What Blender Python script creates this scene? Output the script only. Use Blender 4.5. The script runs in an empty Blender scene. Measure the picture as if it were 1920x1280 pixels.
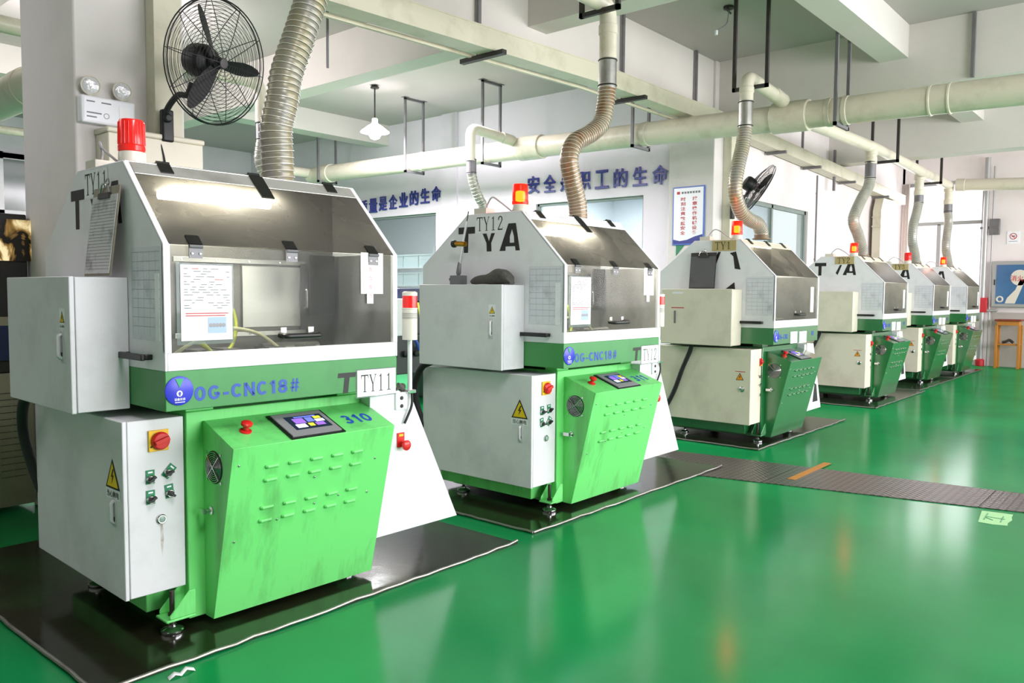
import bpy, bmesh, math, random
from mathutils import Vector, Matrix
R = random.Random(7)
scene = bpy.context.scene
col = scene.collection
PI = math.pi

# ------------------------------------------------------------------ camera, world, lights, exposure
cam_d = bpy.data.cameras.new('camera')
cam = bpy.data.objects.new('camera', cam_d); col.objects.link(cam)
cam_d.sensor_width = 36.0; cam_d.lens = 1502.2175 / 1920 * 36.0
cam_d.clip_start = 0.05; cam_d.clip_end = 200
YAW, PITCH, ROLL = 0.7074224, -0.060545, 0.0073669
fwd = Vector((math.cos(YAW)*math.cos(PITCH), math.sin(YAW)*math.cos(PITCH), math.sin(PITCH)))
rgt = Vector((math.sin(YAW), -math.cos(YAW), 0)); upv = rgt.cross(fwd)
r2 = rgt*math.cos(ROLL) + upv*math.sin(ROLL); u2 = -rgt*math.sin(ROLL) + upv*math.cos(ROLL)
cm = Matrix.Identity(4)
for i in range(3):
    cm[i][0] = r2[i]; cm[i][1] = u2[i]; cm[i][2] = -fwd[i]
cm.translation = (-1.5956, -3.2742, 1.55)
cam.matrix_world = cm
scene.camera = cam

world = bpy.data.worlds.new('overcast_sky'); scene.world = world
world.use_nodes = True
bg = world.node_tree.nodes['Background']
bg.inputs['Color'].default_value = (0.97, 0.94, 1.0, 1); bg.inputs['Strength'].default_value = 1.2

def area(name, loc, target, sx, sy, power, color=(1, 1, 1)):
    d = bpy.data.lights.new(name, 'AREA'); d.shape = 'RECTANGLE'; d.size = sx; d.size_y = sy
    d.energy = power; d.color = color
    o = bpy.data.objects.new(name, d); col.objects.link(o)
    o.location = loc
    o.rotation_euler = (Vector(target)-Vector(loc)).to_track_quat('-Z', 'Y').to_euler()
    return o
def point(name, loc, power, color=(1, 1, 1), rad=0.05):
    d = bpy.data.lights.new(name, 'POINT'); d.energy = power; d.color = color; d.shadow_soft_size = rad
    o = bpy.data.objects.new(name, d); col.objects.link(o); o.location = loc
    return o
# daylight from the window band on the aisle side of the hall (behind and right of the camera)
area('window_daylight_near', (3.6, -8.5, 2.5), (3.6, 2, 1.3), 5, 2.6, 355, (1.0, 0.96, 1.0))
area('window_daylight_mid', (9.5, -8.5, 2.5), (9.5, 2, 1.3), 5, 2.6, 375, (1.0, 0.955, 1.0))
area('window_daylight_far', (15.5, -8.5, 2.5), (15.5, 2, 1.3), 5, 2.6, 375, (1.0, 0.94, 0.97))
# daylight through the far window
area('window_daylight_end', (18.8, 1.28, 2.75), (10, 0.0, 1.0), 1.6, 2.8, 42, (1, 0.95, 1.0))
# unseen fill lights added over the aisle and the back hall, without any fittings
area('aisle_fill', (0.1, -2.4, 4.6), (0.3, -2.2, 0), 0.5, 3.0, 140, (1, 0.92, 0.98))
area('back_hall_fill', (6.2, 6.4, 4.25), (6.2, 6.4, 0), 2.5, 3.0, 430, (1.0, 0.92, 0.985))
point('back_hall_fill_mid', (2.6, 6.6, 3.9), 150, (1.0, 0.92, 0.985), 0.3)
area('back_hall_fill_left', (-2.2, 4.2, 4.25), (-1.2, 3.5, 0), 2.0, 2.0, 42, (1.0, 0.92, 0.985))
area('back_hall_fill_end', (5.0, 12.0, 4.2), (5.0, 12.0, 0), 3, 2, 45, (1.0, 0.92, 0.985))
vs = scene.view_settings
vs.view_transform = 'Standard'; vs.look = 'None'; vs.gamma = 1.0; vs.exposure = 0.55
vs.use_curve_mapping = False

# ------------------------------------------------------------------ materials
def lin(h):
    h = h.lstrip('#'); o = []
    for i in (0, 2, 4):
        c = int(h[i:i+2], 16)/255
        o.append(c/12.92 if c <= 0.04045 else ((c+0.055)/1.055)**2.4)
    return (*o, 1)
MATS = {}
def mat(name, hexc, rough=0.5, metal=0.0, dirt=0.0, dirt_hex='#4a463c', scale=3.0, coat=0.0, emit=None, es=0.0,
        stretch=(1, 1, 1), spec=0.5, bump=0.0, bscale=60):
    if name in MATS: return MATS[name]
    m = bpy.data.materials.new(name); m.use_nodes = True
    nt = m.node_tree; b = nt.nodes['Principled BSDF']
    b.inputs['Base Color'].default_value = lin(hexc); b.inputs['Roughness'].default_value = rough
    b.inputs['Metallic'].default_value = metal; b.inputs['Coat Weight'].default_value = coat
    b.inputs['Specular IOR Level'].default_value = spec
    if emit:
        b.inputs['Emission Color'].default_value = lin(emit); b.inputs['Emission Strength'].default_value = es
    if dirt > 0 or bump > 0:
        tc = nt.nodes.new('ShaderNodeTexCoord'); mp = nt.nodes.new('ShaderNodeMapping')
        mp.inputs['Scale'].default_value = stretch
        nt.links.new(tc.outputs['Object'], mp.inputs['Vector'])
    if dirt > 0:
        n = nt.nodes.new('ShaderNodeTexNoise'); n.inputs['Scale'].default_value = scale
        n.inputs['Detail'].default_value = 8; n.inputs['Roughness'].default_value = 0.65
        nt.links.new(mp.outputs['Vector'], n.inputs['Vector'])
        r = nt.nodes.new('ShaderNodeMapRange'); r.inputs['From Min'].default_value = 0.5
        r.inputs['From Max'].default_value = 0.82; r.inputs['To Max'].default_value = dirt
        nt.links.new(n.outputs['Fac'], r.inputs['Value'])
        mx = nt.nodes.new('ShaderNodeMix'); mx.data_type = 'RGBA'
        mx.inputs['A'].default_value = lin(hexc); mx.inputs['B'].default_value = lin(dirt_hex)
        nt.links.new(r.outputs['Result'], mx.inputs['Factor'])
        nt.links.new(mx.outputs['Result'], b.inputs['Base Color'])
    if bump > 0:
        n2 = nt.nodes.new('ShaderNodeTexNoise'); n2.inputs['Scale'].default_value = bscale
        nt.links.new(mp.outputs['Vector'], n2.inputs['Vector'])
        bp = nt.nodes.new('ShaderNodeBump'); bp.inputs['Strength'].default_value = bump; bp.inputs['Distance'].default_value = 0.01
        nt.links.new(n2.outputs['Fac'], bp.inputs['Height']); nt.links.new(bp.outputs['Normal'], b.inputs['Normal'])
    MATS[name] = m
    return m
def glassy(name, hexc, alpha, rough=0.05, smear=0.0, smear_hex='#3a3630', scale=2.0, tint='#ffffff', stretch=(1, 1, 1)):
    """sheet of acrylic or film: part see-through, part surface, with oily smears"""
    if name in MATS: return MATS[name]
    m = bpy.data.materials.new(name); m.use_nodes = True
    nt = m.node_tree; b = nt.nodes['Principled BSDF']; out = nt.nodes['Material Output']
    b.inputs['Base Color'].default_value = lin(hexc); b.inputs['Roughness'].default_value = rough
    t = nt.nodes.new('ShaderNodeBsdfTransparent'); t.inputs['Color'].default_value = lin(tint)
    mx = nt.nodes.new('ShaderNodeMixShader'); mx.inputs['Fac'].default_value = alpha
    nt.links.new(t.outputs[0], mx.inputs[1]); nt.links.new(b.outputs[0], mx.inputs[2])
    nt.links.new(mx.outputs[0], out.inputs['Surface'])
    if smear > 0:
        tc = nt.nodes.new('ShaderNodeTexCoord'); mp = nt.nodes.new('ShaderNodeMapping'); mp.inputs['Scale'].default_value = stretch
        nt.links.new(tc.outputs['Object'], mp.inputs['Vector'])
        n = nt.nodes.new('ShaderNodeTexNoise'); n.inputs['Scale'].default_value = scale; n.inputs['Detail'].default_value = 7
        n.inputs['Distortion'].default_value = 0.7
        nt.links.new(mp.outputs['Vector'], n.inputs['Vector'])
        r = nt.nodes.new('ShaderNodeMapRange'); r.inputs['From Min'].default_value = 0.38; r.inputs['From Max'].default_value = 0.7
        r.inputs['To Min'].default_value = alpha; r.inputs['To Max'].default_value = min(1, alpha+smear)
        nt.links.new(n.outputs['Fac'], r.inputs['Value']); nt.links.new(r.outputs['Result'], mx.inputs['Fac'])
        c = nt.nodes.new('ShaderNodeMix'); c.data_type = 'RGBA'
        c.inputs['A'].default_value = lin(hexc); c.inputs['B'].default_value = lin(smear_hex)
        nt.links.new(n.outputs['Fac'], c.inputs['Factor']); nt.links.new(c.outputs['Result'], b.inputs['Base Color'])
    MATS[name] = m
    return m

white = mat('white_painted_steel', '#e9eaee', 0.42, dirt=0.35, dirt_hex='#8d8c8c', scale=2.2)
grey_box = mat('light_grey_painted_steel', '#dadbde', 0.45, dirt=0.4, dirt_hex='#83827f', scale=2.0)
cream_box = mat('cream_painted_steel', '#dcd7c4', 0.45, dirt=0.4, dirt_hex='#8e8671', scale=2.0)
lime = mat('light_green_painted_steel', '#74e07a', 0.35, dirt=0.75, dirt_hex='#46793c', scale=3.0, stretch=(2.2, 2.2, 0.35))
dgreen = mat('dark_green_painted_steel', '#1c7038', 0.25, dirt=0.35, dirt_hex='#143d22', scale=2.6, coat=1.0, spec=0.9)
dgreen.node_tree.nodes['Principled BSDF'].inputs['Coat Roughness'].default_value = 0.22
band_green = mat('mid_green_painted_steel', '#3f8f4c', 0.38, dirt=0.4, dirt_hex='#2b5a33', scale=2.5)
steel = mat('brushed_stainless_steel', '#b4b4b0', 0.3, 0.9, dirt=0.7, dirt_hex='#514e48', scale=3.5, stretch=(1, 1, 0.6))
inner_lit = mat('lit_inner_steel', '#aeaca8', 0.36, 0.5, dirt=0.9, dirt_hex='#55504a', scale=2.4, stretch=(1.3, 1, 0.8))  # brighter chambers put in as a lighter copy of the inner steel
inner_steel = mat('stained_inner_steel', '#75746f', 0.42, 0.55, dirt=0.9, dirt_hex='#35332e', scale=3.0, stretch=(1.3, 1, 0.8))
pale_steel = mat('pale_strip_steel', '#c9c8c4', 0.3, 0.55, dirt=0.6, dirt_hex='#6a665e', scale=3.5)
chrome = mat('bright_chrome', '#d8d8da', 0.14, 1.0)
dark_metal = mat('dark_iron', '#3c3b3a', 0.5, 0.4, dirt=0.5, dirt_hex='#6a4a33', scale=8)
iron_grey = mat('grey_hanger_iron', '#77777a', 0.5, 0.4, dirt=0.6, dirt_hex='#5b4334', scale=6)
black = mat('black_plastic', '#151515', 0.4)
black_rubber = mat('black_rubber', '#1b1c1d', 0.6)
black_paint = mat('black_lettering', '#141414', 0.5)
blue_ink = mat('blue_lettering', '#2b53b4', 0.5)
navy_ink = mat('navy_lettering', '#26348a', 0.35)
red_ink = mat('red_lettering', '#c03338', 0.5)
grey_ink = mat('grey_print', '#75777d', 0.6)
paper = mat('white_paper', '#eceef0', 0.7, dirt=0.25, dirt_hex='#9d9da0', scale=6)
smudged_paper = mat('smudged_paper', '#d9dbe2', 0.6, dirt=0.6, dirt_hex='#7a7c84', scale=6)
faint_ink = mat('faint_grid_print', '#a5a8b2', 0.6)
oily_paper = mat('oil_blackened_paper', '#c9caca', 0.7, dirt=1.0, dirt_hex='#2f2f2f', scale=11)
old_paper = mat('yellowed_paper', '#b9a873', 0.7, dirt=0.7, dirt_hex='#6d5a2c', scale=8)
red_plastic = mat('red_plastic', '#d22322', 0.3)
yellow_plastic = mat('yellow_plastic', '#efbe12', 0.35)
yellow_label = mat('yellow_label', '#eac613', 0.5)
orange_label = mat('orange_label', '#ef9a1c', 0.5)
green_label = mat('green_label', '#1f8157', 0.5)
badge_blue = mat('blue_badge', '#2b35c4', 0.35)
badge_green = mat('green_badge_mark', '#1ba06b', 0.4)
white_ink = mat('white_print', '#f4f4f6', 0.5)
pvc = mat('cream_pvc_pipe', '#d8d2bf', 0.33, dirt=0.4, dirt_hex='#8d8264', scale=4)
tray_paint = mat('cream_tray_paint', '#d6d2bd', 0.45, dirt=0.5, dirt_hex='#8d845f', scale=3)
wire_white = mat('bright_coil_wire', '#e6e2d6', 0.3, 0.3)
acrylic = glassy('clear_acrylic', '#b9bdbf', 0.05, 0.06, 0.12, '#8b8a85', 2.6, '#e9eae6')
slope_acrylic = glassy('oil_smoked_acrylic', '#a5a39c', 0.35, 0.16, 0.5, '#2b2925', 1.7, '#b9b7b0', (1, 1.3, 1.3))
def smoked():
    m = slope_acrylic; nt = m.node_tree; b = nt.nodes['Principled BSDF']; mx = [n for n in nt.nodes if n.type == 'MIX_SHADER'][0]
    tr = nt.nodes.new('ShaderNodeBsdfTranslucent'); tr.inputs['Color'].default_value = lin('#a9a69c')
    m2 = nt.nodes.new('ShaderNodeMixShader'); m2.inputs['Fac'].default_value = 0.55
    nt.links.new(b.outputs[0], m2.inputs[1]); nt.links.new(tr.outputs[0], m2.inputs[2]); nt.links.new(m2.outputs[0], mx.inputs[2])
    bc = b.inputs['Base Color'].links[0].from_socket; nt.links.new(bc, tr.inputs['Color'])
smoked()
pane_glass = glassy('window_glass', '#c4cccc', 0.2, 0.03, tint='#e4eae8')
lamp_emit = mat('lit_work_or_fill_lamp', '#ffffff', 0.4, emit='#fff6e2', es=40)
pend_emit = mat('lit_pendant_bulb', '#ffffff', 0.4, emit='#f4f8ff', es=28)
bulb_emit = mat('lit_beacon_bulb', '#ffd27a', 0.4, emit='#ffc650', es=11)
lens_red = glassy('red_beacon_lens', '#e02020', 0.62, 0.2, tint='#ff5038')
lens_lit = mat('lit_red_beacon_lens', '#e02a1c', 0.25, emit='#ff2a12', es=0.9)
lens_off = mat('unlit_red_beacon_lens', '#e0231f', 0.2, emit='#ff1a10', es=0.12)  # weak red glow put into the lens although the beacon is off
lens_glow = glassy('glowing_beacon_lens', '#ff3a1c', 0.5, 0.25, tint='#ff6a3a')
screen_blue = mat('screen_blue', '#5866c8', 0.2, emit='#7f8cf0', es=0.5)
screen_dark = mat('screen_dark', '#1e2436', 0.12, emit='#2b3350', es=0.25)
screen_pale = mat('screen_pale', '#dfe4ff', 0.2, emit='#dfe4ff', es=0.6)
screen_yellow = mat('screen_yellow', '#d8cc3c', 0.2, emit='#e0d040', es=0.5)
screen_violet = mat('screen_violet', '#8e62c8', 0.2, emit='#9a6ae0', es=0.5)
bezel = mat('grey_bezel', '#8f8f92', 0.4)
hose_yellow = mat('yellow_coolant_hose', '#c9d23c', 0.3)
hose_pale = mat('pale_coolant_hose', '#dcdcb4', 0.3)
beige_plastic = mat('beige_plastic', '#dcd8ca', 0.4)
wood = mat('varnished_wood', '#b9792f', 0.4, dirt=0.5, dirt_hex='#7a4314', scale=5, stretch=(6, 6, 0.8))
wood_red = mat('reddish_wood_seat', '#7a3320', 0.45)
brass = mat('brass', '#b0802a', 0.25, 1.0)
rag_cloth = mat('grimy_cloth', '#55544f', 0.95, dirt=0.9, dirt_hex='#22211f', scale=14, bump=0.5)
orange_paint = mat('orange_paint', '#b5761f', 0.45, dirt=0.4, dirt_hex='#6d5a3c', scale=9)
tape_green = mat('pale_green_tape', '#a3d69c', 0.55)
window_alu = mat('grey_aluminium', '#a9aaa9', 0.4, 0.3)
door_frame_green = mat('grey_green_frame', '#7c8a84', 0.5)
blue_frame = mat('blue_sign_frame', '#4a6fc4', 0.35)
sign_face = mat('sign_white', '#eef0f6', 0.3)
red_pipe = mat('red_pipe_paint', '#c01f2a', 0.4)

def wall_mat(name, hexc, dirt=0.25, dirt_hex='#9a9893'):
    return mat(name, hexc, 0.75, dirt=dirt, dirt_hex=dirt_hex, scale=0.9, bump=0.05, bscale=30)
wall_w = wall_mat('white_plaster', '#e9e1e0')
wall_b = wall_mat('cool_white_plaster', '#e4dde6')
ceil_m = wall_mat('grey_white_ceiling', '#b6b0ad', 0.15)
beam_m = wall_mat('beam_plaster', '#d8d3cd', 0.2)
col_m = wall_mat('column_plaster', '#d9d5d2', 0.4, '#97928c')
room_blue = mat('pale_blue_inner_wall', '#dcdfea', 0.7)

def floor_material():
    m = bpy.data.materials.new('green_epoxy_floor'); m.use_nodes = True
    nt = m.node_tree; N = nt.nodes; Lk = nt.links; b = N['Principled BSDF']
    geo = N.new('ShaderNodeNewGeometry')
    n1 = N.new('ShaderNodeTexNoise'); n1.inputs['Scale'].default_value = 0.9; n1.inputs['Detail'].default_value = 4
    n2 = N.new('ShaderNodeTexNoise'); n2.inputs['Scale'].default_value = 3.5; n2.inputs['Detail'].default_value = 8
    Lk.new(geo.outputs['Position'], n1.inputs['Vector']); Lk.new(geo.outputs['Position'], n2.inputs['Vector'])
    cr = N.new('ShaderNodeValToRGB')
    cr.color_ramp.elements[0].position = 0.0; cr.color_ramp.elements[0].color = lin('#056233')
    cr.color_ramp.elements[1].position = 1.0; cr.color_ramp.elements[1].color = lin('#0a9b52')
    Lk.new(n1.outputs['Fac'], cr.inputs['Fac'])
    last = cr.outputs['Color']
    # worn epoxy: green body under a thin clear gloss whose shine stays limited at low angles
    N.remove(b); df = N.new('ShaderNodeBsdfDiffuse'); gl = N.new('ShaderNodeBsdfAnisotropic'); fr = N.new('ShaderNodeFresnel'); mn = N.new('ShaderNodeMath'); mx = N.new('ShaderNodeMixShader')
    Lk.new(last, df.inputs['Color']); gl.inputs['Roughness'].default_value = 0.165; gl.inputs['Color'].default_value = (1, 1, 1, 1)
    fr.inputs['IOR'].default_value = 1.5; mn.operation = 'MINIMUM'; mn.inputs[1].default_value = 0.165
    Lk.new(fr.outputs[0], mn.inputs[0]); Lk.new(mn.outputs[0], mx.inputs['Fac']); Lk.new(df.outputs[0], mx.inputs[1]); Lk.new(gl.outputs[0], mx.inputs[2])
    Lk.new(mx.outputs[0], N['Material Output'].inputs['Surface'])
    return m
floor_m = floor_material()
mat_sheet = mat('oily_dark_sheet', '#1d1b12', 0.14, dirt=0.95, dirt_hex='#21552c', scale=1.1, bump=0.08, bscale=9)
def plate_material():
    m = bpy.data.materials.new('checker_plate_steel'); m.use_nodes = True
    nt = m.node_tree; N = nt.nodes; Lk = nt.links; b = N['Principled BSDF']
    b.inputs['Base Color'].default_value = lin('#6f6464'); b.inputs['Metallic'].default_value = 0.6; b.inputs['Roughness'].default_value = 0.28
    geo = N.new('ShaderNodeNewGeometry')
    mp = N.new('ShaderNodeMapping'); mp.inputs['Rotation'].default_value = (0, 0, 0.78); mp.inputs['Scale'].default_value = (26, 26, 26)
    Lk.new(geo.outputs['Position'], mp.inputs['Vector'])
    ck = N.new('ShaderNodeTexChecker'); ck.inputs['Scale'].default_value = 1.0
    Lk.new(mp.outputs[0], ck.inputs['Vector'])
    vo = N.new('ShaderNodeTexVoronoi'); vo.inputs['Scale'].default_value = 1.0; vo.inputs['Randomness'].default_value = 0.0
    Lk.new(mp.outputs[0], vo.inputs['Vector'])
    bp = N.new('ShaderNodeBump'); bp.inputs['Strength'].default_value = 0.8; bp.inputs['Distance'].default_value = 0.006; bp.invert = True
    Lk.new(vo.outputs['Distance'], bp.inputs['Height']); Lk.new(bp.outputs['Normal'], b.inputs['Normal'])
    mx = N.new('ShaderNodeMix'); mx.data_type = 'RGBA'; mx.inputs['A'].default_value = lin('#7d7272'); mx.inputs['B'].default_value = lin('#554b4a')
    Lk.new(ck.outputs['Fac'], mx.inputs['Factor']); Lk.new(mx.outputs['Result'], b.inputs['Base Color'])
    return m
plate_m = plate_material()
rim_m = mat('worn_steel_rim', '#85857f', 0.4, 0.8, dirt=0.8, dirt_hex='#5a4636', scale=7)
def hose_material(name, a, bb):
    """translucent ribbed hose film, stained along one side"""
    m = bpy.data.materials.new(name); m.use_nodes = True
    nt = m.node_tree; N = nt.nodes; Lk = nt.links; b = N['Principled BSDF']
    geo = N.new('ShaderNodeTexCoord'); n = N.new('ShaderNodeTexNoise'); n.inputs['Scale'].default_value = 4; n.inputs['Detail'].default_value = 6
    mp = N.new('ShaderNodeMapping'); mp.inputs['Scale'].default_value = (2.5, 2.5, 0.7)
    Lk.new(geo.outputs['Object'], mp.inputs['Vector']); Lk.new(mp.outputs[0], n.inputs['Vector'])
    cr = N.new('ShaderNodeValToRGB'); cr.color_ramp.elements[0].position = 0.38; cr.color_ramp.elements[1].position = 0.66
    cr.color_ramp.elements[0].color = lin(a); cr.color_ramp.elements[1].color = lin(bb)
    Lk.new(n.outputs['Fac'], cr.inputs['Fac']); Lk.new(cr.outputs['Color'], b.inputs['Base Color'])
    b.inputs['Roughness'].default_value = 0.36; b.inputs['Metallic'].default_value = 0.2
    return m
hose_m1 = hose_material('silvery_hose_film', '#8b8a83', '#8f8863')
hose_m2 = hose_material('brown_stained_hose_film', '#968c74', '#7d5a32')
hose_m3 = hose_material('grey_hose_film', '#8f928c', '#abab9e')

# ------------------------------------------------------------------ mesh builder
_tcache = {}
def text_geo(body, offset=0.0, shear=0.0):
    key = (body, offset, shear)
    if key in _tcache: return _tcache[key]
    cu = bpy.data.curves.new('glyphs', 'FONT'); cu.body = body; cu.size = 1; cu.offset = offset; cu.shear = shear
    cu.resolution_u = 4; cu.fill_mode = 'FRONT'
    ob = bpy.data.objects.new('glyphs', cu); col.objects.link(ob)
    dg = bpy.context.evaluated_depsgraph_get(); dg.update()
    me = bpy.data.meshes.new_from_object(ob.evaluated_get(dg))
    vs_ = [tuple(v.co) for v in me.vertices]; fs_ = [tuple(p.vertices) for p in me.polygons]
    bpy.data.objects.remove(ob); bpy.data.curves.remove(cu); bpy.data.meshes.remove(me)
    _tcache[key] = (vs_, fs_)
    return vs_, fs_
SERIF = {
 'T': [[(0, .93), (.64, .93), (.64, 1), (0, 1)], [(0, .78), (.03, .78), (.06, .93), (0, .93)], [(.61, .78), (.64, .78), (.64, .93), (.58, .93)], [(.28, .03), (.37, .03), (.37, .95), (.28, .95)], [(.18, 0), (.47, 0), (.47, .04), (.18, .04)]],
 'Y': [[(.04, .97), (.15, .97), (.37, .44), (.28, .42)], [(.54, .97), (.59, .97), (.36, .44), (.33, .47)], [(.28, .03), (.37, .03), (.37, .46), (.28, .46)], [(.18, 0), (.47, 0), (.47, .04), (.18, .04)], [(0, .96), (.2, .96), (.2, 1), (0, 1)], [(.46, .96), (.64, .96), (.64, 1), (.46, 1)]],
 '1': [[(.28, .03), (.37, .03), (.37, 1), (.33, 1), (.28, .96)], [(.15, .86), (.15, .83), (.28, .86), (.28, .93)], [(.15, 0), (.5, 0), (.5, .04), (.15, .04)]],
 '2': [[(.1, .72), (.2, .7), (.2, .82), (.27, .92), (.2, .96), (.12, .88)], [(.2, .96), (.27, .92), (.36, .93), (.36, 1), (.28, 1)], [(.36, 1), (.36, .93), (.45, .84), (.55, .82), (.5, .94)], [(.55, .82), (.45, .84), (.44, .68), (.55, .7)], [(.55, .7), (.44, .68), (.08, .1), (.16, .08)], [(.08, .1), (.06, 0), (.56, 0), (.56, .08)], [(.52, .08), (.56, .08), (.59, .2), (.56, .2)]],
 '3': [[(.1, .75), (.2, .73), (.25, .93), (.2, .97)], [(.2, .97), (.25, .93), (.42, .9), (.45, .97), (.32, 1)], [(.45, .97), (.42, .9), (.42, .6), (.52, .66)], [(.52, .66), (.42, .6), (.25, .55), (.25, .5), (.4, .5)], [(.4, .52), (.44, .46), (.56, .3), (.55, .4)], [(.56, .3), (.45, .3), (.4, .06), (.5, .1)], [(.5, .1), (.4, .06), (.22, .05), (.25, 0), (.38, 0)], [(.22, .05), (.25, 0), (.08, .12), (.12, .26), (.2, .24)]],
}
def arc(cx, cy, rx, ry, a0, a1, n=14): return [(cx+rx*math.cos(math.radians(a0+(a1-a0)*i/n)), cy+ry*math.sin(math.radians(a0+(a1-a0)*i/n))) for i in range(n+1)]
STROKE = {   # bold sans characters as centre lines in a 0.72 x 1 box: (points, closed)
 '0': [(arc(.36, .5, .24, .4, 90, 450, 28)[:-1], True)],
 'G': [(arc(.38, .5, .27, .4, 42, 360, 24)+[(.65, .42), (.40, .42)], False)],
 'C': [(arc(.38, .5, .27, .4, 42, 318, 24), False)],
 'N': [([(.1, 0), (.1, 1)], False), ([(.62, 0), (.62, 1)], False), ([(.1, .93), (.62, .07)], False)],
 '1': [([(.32, 0), (.32, 1)], False), ([(.30, .88), (.1, .72)], False)],
 '8': [(arc(.36, .29, .23, .2, 90, 450, 22)[:-1], True), (arc(.36, .72, .2, .19, 90, 450, 22)[:-1], True)],
 '3': [(arc(.34, .72, .2, .19, 150, -90, 16)+arc(.34, .3, .23, .21, 90, -155, 16), False)],
 '#': [([(.2, 0), (.3, 1)], False), ([(.46, 0), (.56, 1)], False), ([(.06, .33), (.66, .33)], False), ([(.1, .67), (.7, .67)], False)],
 '-': [([(.1, .36), (.46, .36)], False)],
}
class MB:
    def __init__(s): s.v = []; s.f = []; s.m = []; s.mats = []
    def mi(s, mt):
        if mt not in s.mats: s.mats.append(mt)
        return s.mats.index(mt)
    def add(s, vs_, fs_, mt):
        b = len(s.v); k = s.mi(mt); s.v += [tuple(p) for p in vs_]
        for f in fs_: s.f.append(tuple(b+i for i in f)); s.m.append(k)
        return s
    def box(s, x0, x1, y0, y1, z0, z1, mt):
        if x0 > x1: x0, x1 = x1, x0
        if y0 > y1: y0, y1 = y1, y0
        if z0 > z1: z0, z1 = z1, z0
        return s.add([(x0, y0, z0), (x1, y0, z0), (x1, y1, z0), (x0, y1, z0), (x0, y0, z1), (x1, y0, z1), (x1, y1, z1), (x0, y1, z1)],
              [(0, 3, 2, 1), (4, 5, 6, 7), (0, 1, 5, 4), (1, 2, 6, 5), (2, 3, 7, 6), (3, 0, 4, 7)], mt)
    def obox(s, o, ax, ay, az, mt):
        """box from corner o along three edge vectors"""
        o = Vector(o); ax = Vector(ax); ay = Vector(ay); az = Vector(az)
        p = [o, o+ax, o+ax+ay, o+ay]; p += [q+az for q in p]
        fl = [(0, 3, 2, 1), (4, 5, 6, 7), (0, 1, 5, 4), (1, 2, 6, 5), (2, 3, 7, 6), (3, 0, 4, 7)]
        if ax.cross(ay).dot(az) < 0: fl = [f[::-1] for f in fl]
        return s.add(p, fl, mt)
    def poly(s, pts, mt): return s.add(pts, [tuple(range(len(pts)))], mt)
    def prism(s, prof, ax, a0, a1, mt):
        """2-D profile extruded along axis ax; profile is (y,z) for x, (x,z) for y, (x,y) for z"""
        n = len(prof)
        def P(p, a): return {'x': (a, p[0], p[1]), 'y': (p[0], a, p[1]), 'z': (p[0], p[1], a)}[ax]
        vs_ = [P(p, a0) for p in prof]+[P(p, a1) for p in prof]
        area2 = sum(prof[i][0]*prof[(i+1) % n][1]-prof[(i+1) % n][0]*prof[i][1] for i in range(n))
        fl = [tuple(range(n))[::-1], tuple(range(n, 2*n))]+[(i, (i+1) % n, n+(i+1) % n, n+i) for i in range(n)]
        flip = (area2 < 0) != (a1 < a0)
        if ax == 'y': flip = not flip
        if flip: fl = [f[::-1] for f in fl]
        return s.add(vs_, fl, mt)
    def tube(s, pts, r, mt, n=12, caps=True, radii=None):
        pts = [Vector(p) for p in pts]; k = len(pts); vs_ = []; fs_ = []
        t0 = (pts[1]-pts[0]).normalized(); ref = Vector((0, 0, 1)) if abs(t0.z) < 0.9 else Vector((1, 0, 0))
        u = t0.cross(ref).normalized()
        for i, p in enumerate(pts):
            t = (pts[min(i+1, k-1)]-pts[max(i-1, 0)]).normalized()
            u = (u-t*u.dot(t)).normalized(); w = t.cross(u)
            rr = radii[i] if radii else r
            for j in range(n):
                a = 2*PI*j/n; vs_.append(p+(u*math.cos(a)+w*math.sin(a))*rr)
        for i in range(k-1):
            for j in range(n): fs_.append((i*n+j, i*n+(j+1) % n, (i+1)*n+(j+1) % n, (i+1)*n+j))
        if caps: fs_.append(tuple(range(n))[::-1]); fs_.append(tuple((k-1)*n+j for j in range(n)))
        return s.add(vs_, fs_, mt)
    def cyl(s, p0, p1, r, mt, n=20, r1=None):
        return s.tube([p0, p1], r, mt, n, True, [r, r if r1 is None else r1])
    def lathe(s, prof, o, mt, axis=(0, 0, 1), n=24):
        """profile of (radius, height) turned about axis through o"""
        a = Vector(axis).normalized(); ref = Vector((1, 0, 0)) if abs(a.x) < 0.9 else Vector((0, 1, 0))
        u = a.cross(ref).normalized(); w = a.cross(u); o = Vector(o); vs_ = []; fs_ = []
        for (r, h) in prof:
            for j in range(n):
                t = 2*PI*j/n; vs_.append(o+a*h+(u*math.cos(t)+w*math.sin(t))*max(r, 1e-5))
        for i in range(len(prof)-1):
            for j in range(n): fs_.append((i*n+j, i*n+(j+1) % n, (i+1)*n+(j+1) % n, (i+1)*n+j))
        fs_.append(tuple(range(n))[::-1]); fs_.append(tuple((len(prof)-1)*n+j for j in range(n)))
        return s.add(vs_, fs_, mt)
    def disc(s, c, u, w, r, mt, n=24):
        c = Vector(c); u = Vector(u); w = Vector(w)
        return s.poly([c+u*math.cos(2*PI*i/n)*r+w*math.sin(2*PI*i/n)*r for i in range(n)], mt)
    def ring(s, c, u, w, R0, r, mt, n=36, k=5):
        c = Vector(c); u = Vector(u).normalized(); w = Vector(w).normalized(); a = u.cross(w); vs_ = []; fs_ = []
        for i in range(n):
            t = 2*PI*i/n; d = u*math.cos(t)+w*math.sin(t)
            for j in range(k):
                q = 2*PI*j/k; vs_.append(c+d*(R0+r*math.cos(q))+a*r*math.sin(q))
        for i in range(n):
            for j in range(k): fs_.append((i*k+j, ((i+1) % n)*k+j, ((i+1) % n)*k+(j+1) % k, i*k+(j+1) % k))
        return s.add(vs_, fs_, mt)
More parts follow.
